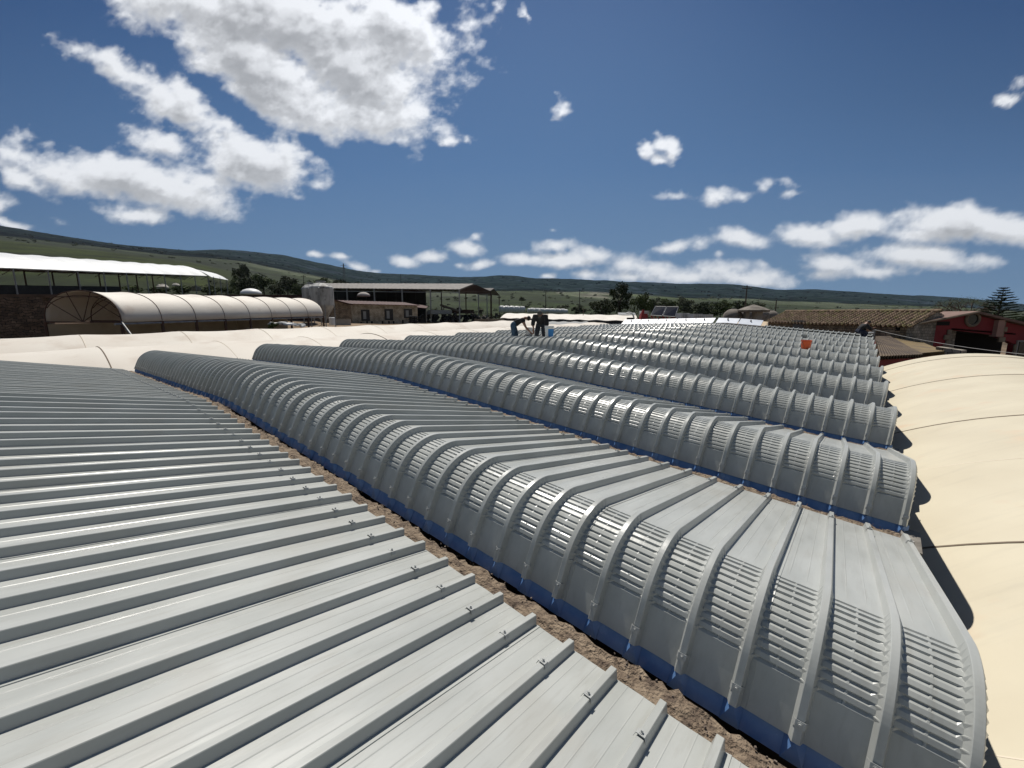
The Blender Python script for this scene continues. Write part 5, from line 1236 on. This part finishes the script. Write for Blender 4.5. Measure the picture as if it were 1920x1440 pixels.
# ---------------------------------------------------------------- people
SKIN = mat('skin', (.30, .16, .10), (.26, .13, .08), scale=6, rough=.55)
def skinned(name, pts, edges, m, parent, root=0, sub=2):
    me = bpy.data.meshes.new(name); me.from_pydata([p[:3] for p in pts], edges, []); o = bpy.data.objects.new(name, me); COL.objects.link(o); o.parent = parent; me.materials.append(m)
    md = o.modifiers.new('skin', 'SKIN'); md.use_smooth_shade = True
    for i, p in enumerate(pts):
        sv = me.skin_vertices[0].data[i]; r_ = p[3]; sv.radius = (r_, p[4] if len(p) > 4 else r_); sv.use_root = (i == root)
    s = o.modifiers.new('sub', 'SUBSURF'); s.levels = sub; s.render_levels = sub; return o
def person(loc, rz, J, label, shirt, trousers, hair, shoe, cap=None, sleeves=False):
    """J: joints dict in metres, x forward, y left, z up"""
    root = empty('person', loc, rz); tag(root, label, 'person')
    V = lambda k: Vector(J[k])
    pts = []; ed = []; idx = {}
    def add(k, p, r, r2=None, link=None):
        idx[k] = len(pts); pts.append((*p, r) if r2 is None else (*p, r, r2)); 
        if link is not None: ed.append((idx[link], idx[k]))
    pe, ch, ne, hd = V('pelvis'), V('chest'), V('neck'), V('head')
    add('pe', pe, .13, .11); add('wa', pe.lerp(ch, .45), .12, .10, 'pe'); add('ch', ch, .165, .13, 'wa'); add('ne', ne, .058, link='ch'); add('hb', ne.lerp(hd, .55), .068, link='ne'); add('hd', hd, .095, .085, 'hb'); add('ht', hd + (hd - ne).normalized() * .09, .07, link='hd')
    fdir = V('face').normalized()
    for s, n in (('l', 1), ('r', -1)):
        sh, el, wr = V('sh' + s), V('el' + s), V('wr' + s); add('sh' + s, sh, .062, link='ch'); add('um' + s, sh.lerp(el, .5), .052, link='sh' + s); add('el' + s, el, .043, link='um' + s); add('fm' + s, el.lerp(wr, .4), .042, link='el' + s); add('wr' + s, wr, .028, link='fm' + s)
        hdn = V('hd' + s).normalized(); pm = wr + hdn * .07; add('pm' + s, pm, .034, .02, 'wr' + s)
        side = hdn.cross(fdir).normalized() if hdn.cross(fdir).length > .1 else Vector((0, 1, 0))
        for f in range(4):
            o_ = side * (.030 - .020 * f); L1 = (.045, .05, .048, .038)[f]; a = wr + hdn * .085 + o_; b = a + hdn * L1 + fdir * .008; c = b + (hdn * .7 + fdir * .55).normalized() * .032
            add('fa%s%d' % (s, f), a, .0095, link='pm' + s); add('fb%s%d' % (s, f), b, .0088, link='fa%s%d' % (s, f)); add('fc%s%d' % (s, f), c, .0078, link='fb%s%d' % (s, f))
        a = wr + hdn * .04 + side * .035; add('ta' + s, a, .011, link='wr' + s); add('tb' + s, a + (hdn + side * .8).normalized() * .04, .0095, link='ta' + s)
        hp, kn, an, to = V('hp' + s), V('kn' + s), V('an' + s), V('to' + s)
        add('hp' + s, hp, .085, link='pe'); add('th' + s, hp.lerp(kn, .5), .075, link='hp' + s); add('kn' + s, kn, .055, link='th' + s); add('cf' + s, kn.lerp(an, .35), .052, link='kn' + s); add('an' + s, an, .036, link='cf' + s); add('to' + s, to, .032, link='an' + s)
    skinned('body', pts, ed, SKIN, root)
    def sub(keys, inflate, name, m, trim=None):
        ks = [k for k in keys]; mp = {idx[k]: i for i, k in enumerate(ks)}; pp = [tuple(list(pts[idx[k]][:3]) + [r + inflate for r in pts[idx[k]][3:]]) for k in ks]
        ee = [(mp[a], mp[b]) for a, b in ed if a in mp and b in mp]; return skinned(name, pp, ee, m, root)
    sub(['pe', 'wa', 'ch', 'shl', 'uml', 'shr', 'umr'] + (['ell', 'fml', 'elr', 'fmr'] if sleeves else []), .042, 'shirt', shirt); sub(['pe', 'wa', 'hpl', 'thl', 'knl', 'cfl', 'anl', 'hpr', 'thr', 'knr', 'cfr', 'anr'], .034, 'trousers', trousers)
    for s in 'lr': skinned('shoe', [(*(V('an' + s)), .045), (*(V('an' + s).lerp(V('to' + s), .5)), .045), (*V('to' + s), .04)], [(0, 1), (1, 2)], shoe, root)
    # head details
    up = (hd - ne).normalized(); f = (fdir - up * fdir.dot(up)).normalized(); sd_ = up.cross(f)
    if True:
        mb = MB(); n = 16; prof = [(.100, -.02), (.105, .03), (.095, .075), (.065, .11), (.02, .125)]; vs = []
        for r_, z in prof:
            for i in range(n):
                a = 2 * math.pi * i / n; k = r_ * (1.0 if math.cos(a) < .3 else .93); vs.append(hd + up * (z + .012 + (.035 if math.cos(a) > .5 and z < .04 else 0)) + f * (math.cos(a) * k - .012) + sd_ * (math.sin(a) * k * .9))
        mb.add(vs, [(k * n + i, k * n + (i + 1) % n, (k + 1) * n + (i + 1) % n, (k + 1) * n + i) for k in range(len(prof) - 1) for i in range(n)] + [tuple(range(4 * n, 5 * n))])
        o = mb.build('cap' if cap else 'hair', cap or hair, root, smooth=True, fix=False)
        if cap: mb = MB(); c = hd + up * .05 + f * .12; mb.add([c + sd_ * .07, c - sd_ * .07, c + f * .07 - sd_ * .045 - up * .02, c + f * .07 + sd_ * .045 - up * .02, c + sd_ * .07 + up * .01, c - sd_ * .07 + up * .01, c + f * .07 - sd_ * .045 - up * .01, c + f * .07 + sd_ * .045 - up * .01], [(0, 1, 2, 3), (7, 6, 5, 4), (0, 3, 7, 4), (3, 2, 6, 7), (2, 1, 5, 6)]); mb.build('visor', cap, o, fix=False)
    mb = MB(); c = hd + f * .088 - up * .012; mb.add([c + sd_ * .013 - up * .02, c - sd_ * .013 - up * .02, c + f * .022 - up * .018, c + up * .02], [(0, 1, 2), (0, 2, 3), (1, 3, 2)]); mb.build('nose', SKIN, root, fix=False)
    for s in (-1, 1):
        mb = MB(); c = hd + f * .082 + sd_ * (.03 * s) + up * .012; mb.lathe(c, [(.004, -.008), (.011, -.004), (.011, .004), (.004, .008)], 8); mb.build('eye', M['net'], root, fix=False)
        mb = MB(); c = hd + sd_ * (.088 * s) - up * .005; mb.box(c, (.03, .014, .05), math.atan2(f.y, f.x)); mb.build('ear', SKIN, root)
    mb = MB(); c = hd + f * .083 - up * .05; mb.box(c, (.012, .045, .008), math.atan2(f.y, f.x)); mb.build('mouth', mat('lips', (.22, .08, .06), rough=.5), root)
    return root
blk = mat('black_cloth', (.010, .010, .011), (.018, .018, .02), scale=8, rough=.9); jean = mat('blue_jeans', (.06, .11, .17), (.03, .06, .10), scale=5, rough=.9); djean = mat('dark_jeans', (.02, .025, .032), (.035, .04, .05), scale=6, rough=.9); navy = mat('navy_trousers', (.008, .012, .03), (.014, .02, .045), scale=6, rough=.9)
hairm = mat('dark_hair', (.008, .006, .005), rough=.6); shoem = mat('work_shoe', (.03, .025, .02), rough=.7); capm = mat('grey_cap', (.06, .06, .055), rough=.8)
# worker 1: bent forward to the right, arms reaching down
J1 = dict(pelvis=(0, 0, .80), chest=(.28, 0, 1.03), neck=(.44, 0, 1.10), head=(.56, 0, 1.07), face=(.6, 0, -.75),
          shl=(.36, .18, 1.02), ell=(.46, .2, .74), wrl=(.60, .14, .54), hdl=(.6, 0, -.6), shr=(.36, -.18, 1.02), elr=(.50, -.2, .74), wrr=(.66, -.12, .56), hdr=(.6, .1, -.6),
          hpl=(-.02, .1, .78), knl=(.10, .13, .42), anl=(.0, .14, .07), tol=(.16, .16, .03), hpr=(-.02, -.1, .78), knr=(.02, -.13, .41), anr=(-.14, -.14, .07), tor=(.02, -.16, .03))
t = find_t(4, .35, 964, 0); person(SP(.35, t, .05, 4), R(-8), J1, 'person in black t-shirt and blue jeans bending right over the roof with arms down', blk, jean, hairm, shoem)
J2 = dict(pelvis=(-.05, 0, .84), chest=(.17, 0, 1.10), neck=(.30, 0, 1.20), head=(.38, .0, 1.22), face=(.5, 0, -.85),
          shl=(.22, .21, 1.12), ell=(.24, .27, .84), wrl=(.30, .24, .60), hdl=(.15, 0, -.9), shr=(.22, -.21, 1.12), elr=(.22, -.28, .84), wrr=(.28, -.24, .60), hdr=(.15, 0, -.9),
          hpl=(-.06, .1, .82), knl=(.08, .14, .44), anl=(-.02, .16, .07), tol=(.14, .2, .03), hpr=(-.06, -.1, .82), knr=(.06, -.14, .44), anr=(-.06, -.16, .07), tor=(.1, -.2, .03))
t = find_t(4, .35, 1014, 0); person(SP(.35, t, .05, 4), R(-100), J2, 'person in black long top and dark jeans stooping towards the camera with head bowed', blk, djean, hairm, shoem, cap=capm, sleeves=True)
J3 = dict(pelvis=(-.10, 0, .50), chest=(.12, 0, .80), neck=(.24, 0, .92), head=(.31, 0, .95), face=(.7, 0, -.6),
          shl=(.16, .18, .82), ell=(.30, .22, .58), wrl=(.50, .16, .48), hdl=(.8, 0, -.2), shr=(.16, -.18, .82), elr=(.34, -.22, .60), wrr=(.52, -.14, .66), hdr=(.7, .1, .3),
          hpl=(-.10, .1, .48), knl=(.28, .14, .50), anl=(.08, .14, .07), tol=(.24, .16, .03), hpr=(-.10, -.1, .48), knr=(.26, -.16, .40), anr=(.02, -.16, .07), tor=(.18, -.2, .03))
t = find_t(10, .5, 1610, 0); pos3 = SP(.5, t, .55, 10); person(pos3, R(-12), J3, 'person crouching in dark navy clothes at the far right end of the metal roof', blk, navy, hairm, shoem, sleeves=True)
# power tool beside the crouching worker
pt_ = SP(-7.8, find_t(11, -7.8, 1632, 2.6), 2.75, 11); r = empty('power_drill', pt_); tag(r, 'white and dark power tool lying on the roof beside the crouching worker', 'tool')
MB().bar((-.12, 0, .12), (.14, 0, .12), .05, 10, .04).build('body', M['white'], r); MB().box((-.08, 0, .02), (.06, .05, .2), ry=.2).build('handle', M['net'], r); MB().bar((.14, 0, .12), (.26, 0, .12), .012, 6).build('bit', M['metal_grey'], r)
# gable cladding and stored heaps of the barn
def cladding():
    eR, rr, depth = at(861, 543.5, 80), at(888, 533, 88), Vector((5.2, 14, .6)); bR = eR + depth
    r = empty('barn_gable', (eR.x, eR.y, eR.z - .4)); tag(r, 'dark rusty slatted gable end under the right tip of the large barn roof', 'gable'); inv = local(r)
    n = 26
    mb = MB()
    for i in range(n):
        k = (i + .5) / n; p = eR + (bR - eR) * k; top = (eR + (rr - eR) * (2 * k)) if k < .5 else (rr + (bR - rr) * (2 * k - 1)); mb.bar(inv @ (Vector((p.x, p.y, eR.z + .6 * k - .55))), inv @ Vector((p.x, p.y, top.z - .15)), .12, 4)
    mb.build('slats', M['rust'], r)
    mb = MB(); a, b = eR - Vector((0, 0, .6)), bR - Vector((0, 0, .6)); mb.bar(inv @ a, inv @ b, .12, 5); mb.build('tie_beam', M['rust'], r)
cladding()
rd = random.Random(5)
for i, (u, v, Y, s_, lb) in enumerate([(800, 603, 86, 1.5, 'dark heap of stored feed at the left post of the open barn bay'), (842, 604, 84, 1.2, 'dark machinery heap in the middle of the open barn bay'), (880, 603, 90, 1.6, 'dark heap under the slatted barn gable'), (905, 601, 96, 1.3, 'dark heap under the smaller barn roof')]):
    p = at(u, v, Y); mb = MB()
    for k in range(26): mb.box((rd.gauss(0, 1.1) * s_, rd.gauss(0, .7) * s_, abs(rd.gauss(.3, .5)) * s_), (rd.uniform(.3, 1.3), rd.uniform(.3, .9), rd.uniform(.2, .9)), rd.random() * 3, rd.random(), rd.random(), taper=.8)
    o = mb.build('stored_heap', mat('heap_%d' % i, (.03, .028, .026), (.11, .09, .07), scale=2, rough=.9)); o.location = p; tag(o, lb, 'heap')
# thin air between here and the hills
hz = MB(); hz.box((0, 1150, 132), (7600, 2900, 270)); hz = hz.build('haze', None); tag(hz, kind='stuff')
m = bpy.data.materials.new('haze_air'); m.use_nodes = True; N = m.node_tree; N.nodes.clear(); o_ = N.nodes.new('ShaderNodeOutputMaterial'); v_ = N.nodes.new('ShaderNodeVolumePrincipled')
v_.inputs['Color'].default_value = (.80, .88, 1, 1); v_.inputs['Density'].default_value = .00005; v_.inputs['Anisotropy'].default_value = .2
N.links.new(v_.outputs[0], o_.inputs['Volume']); hz.data.materials.append(m)
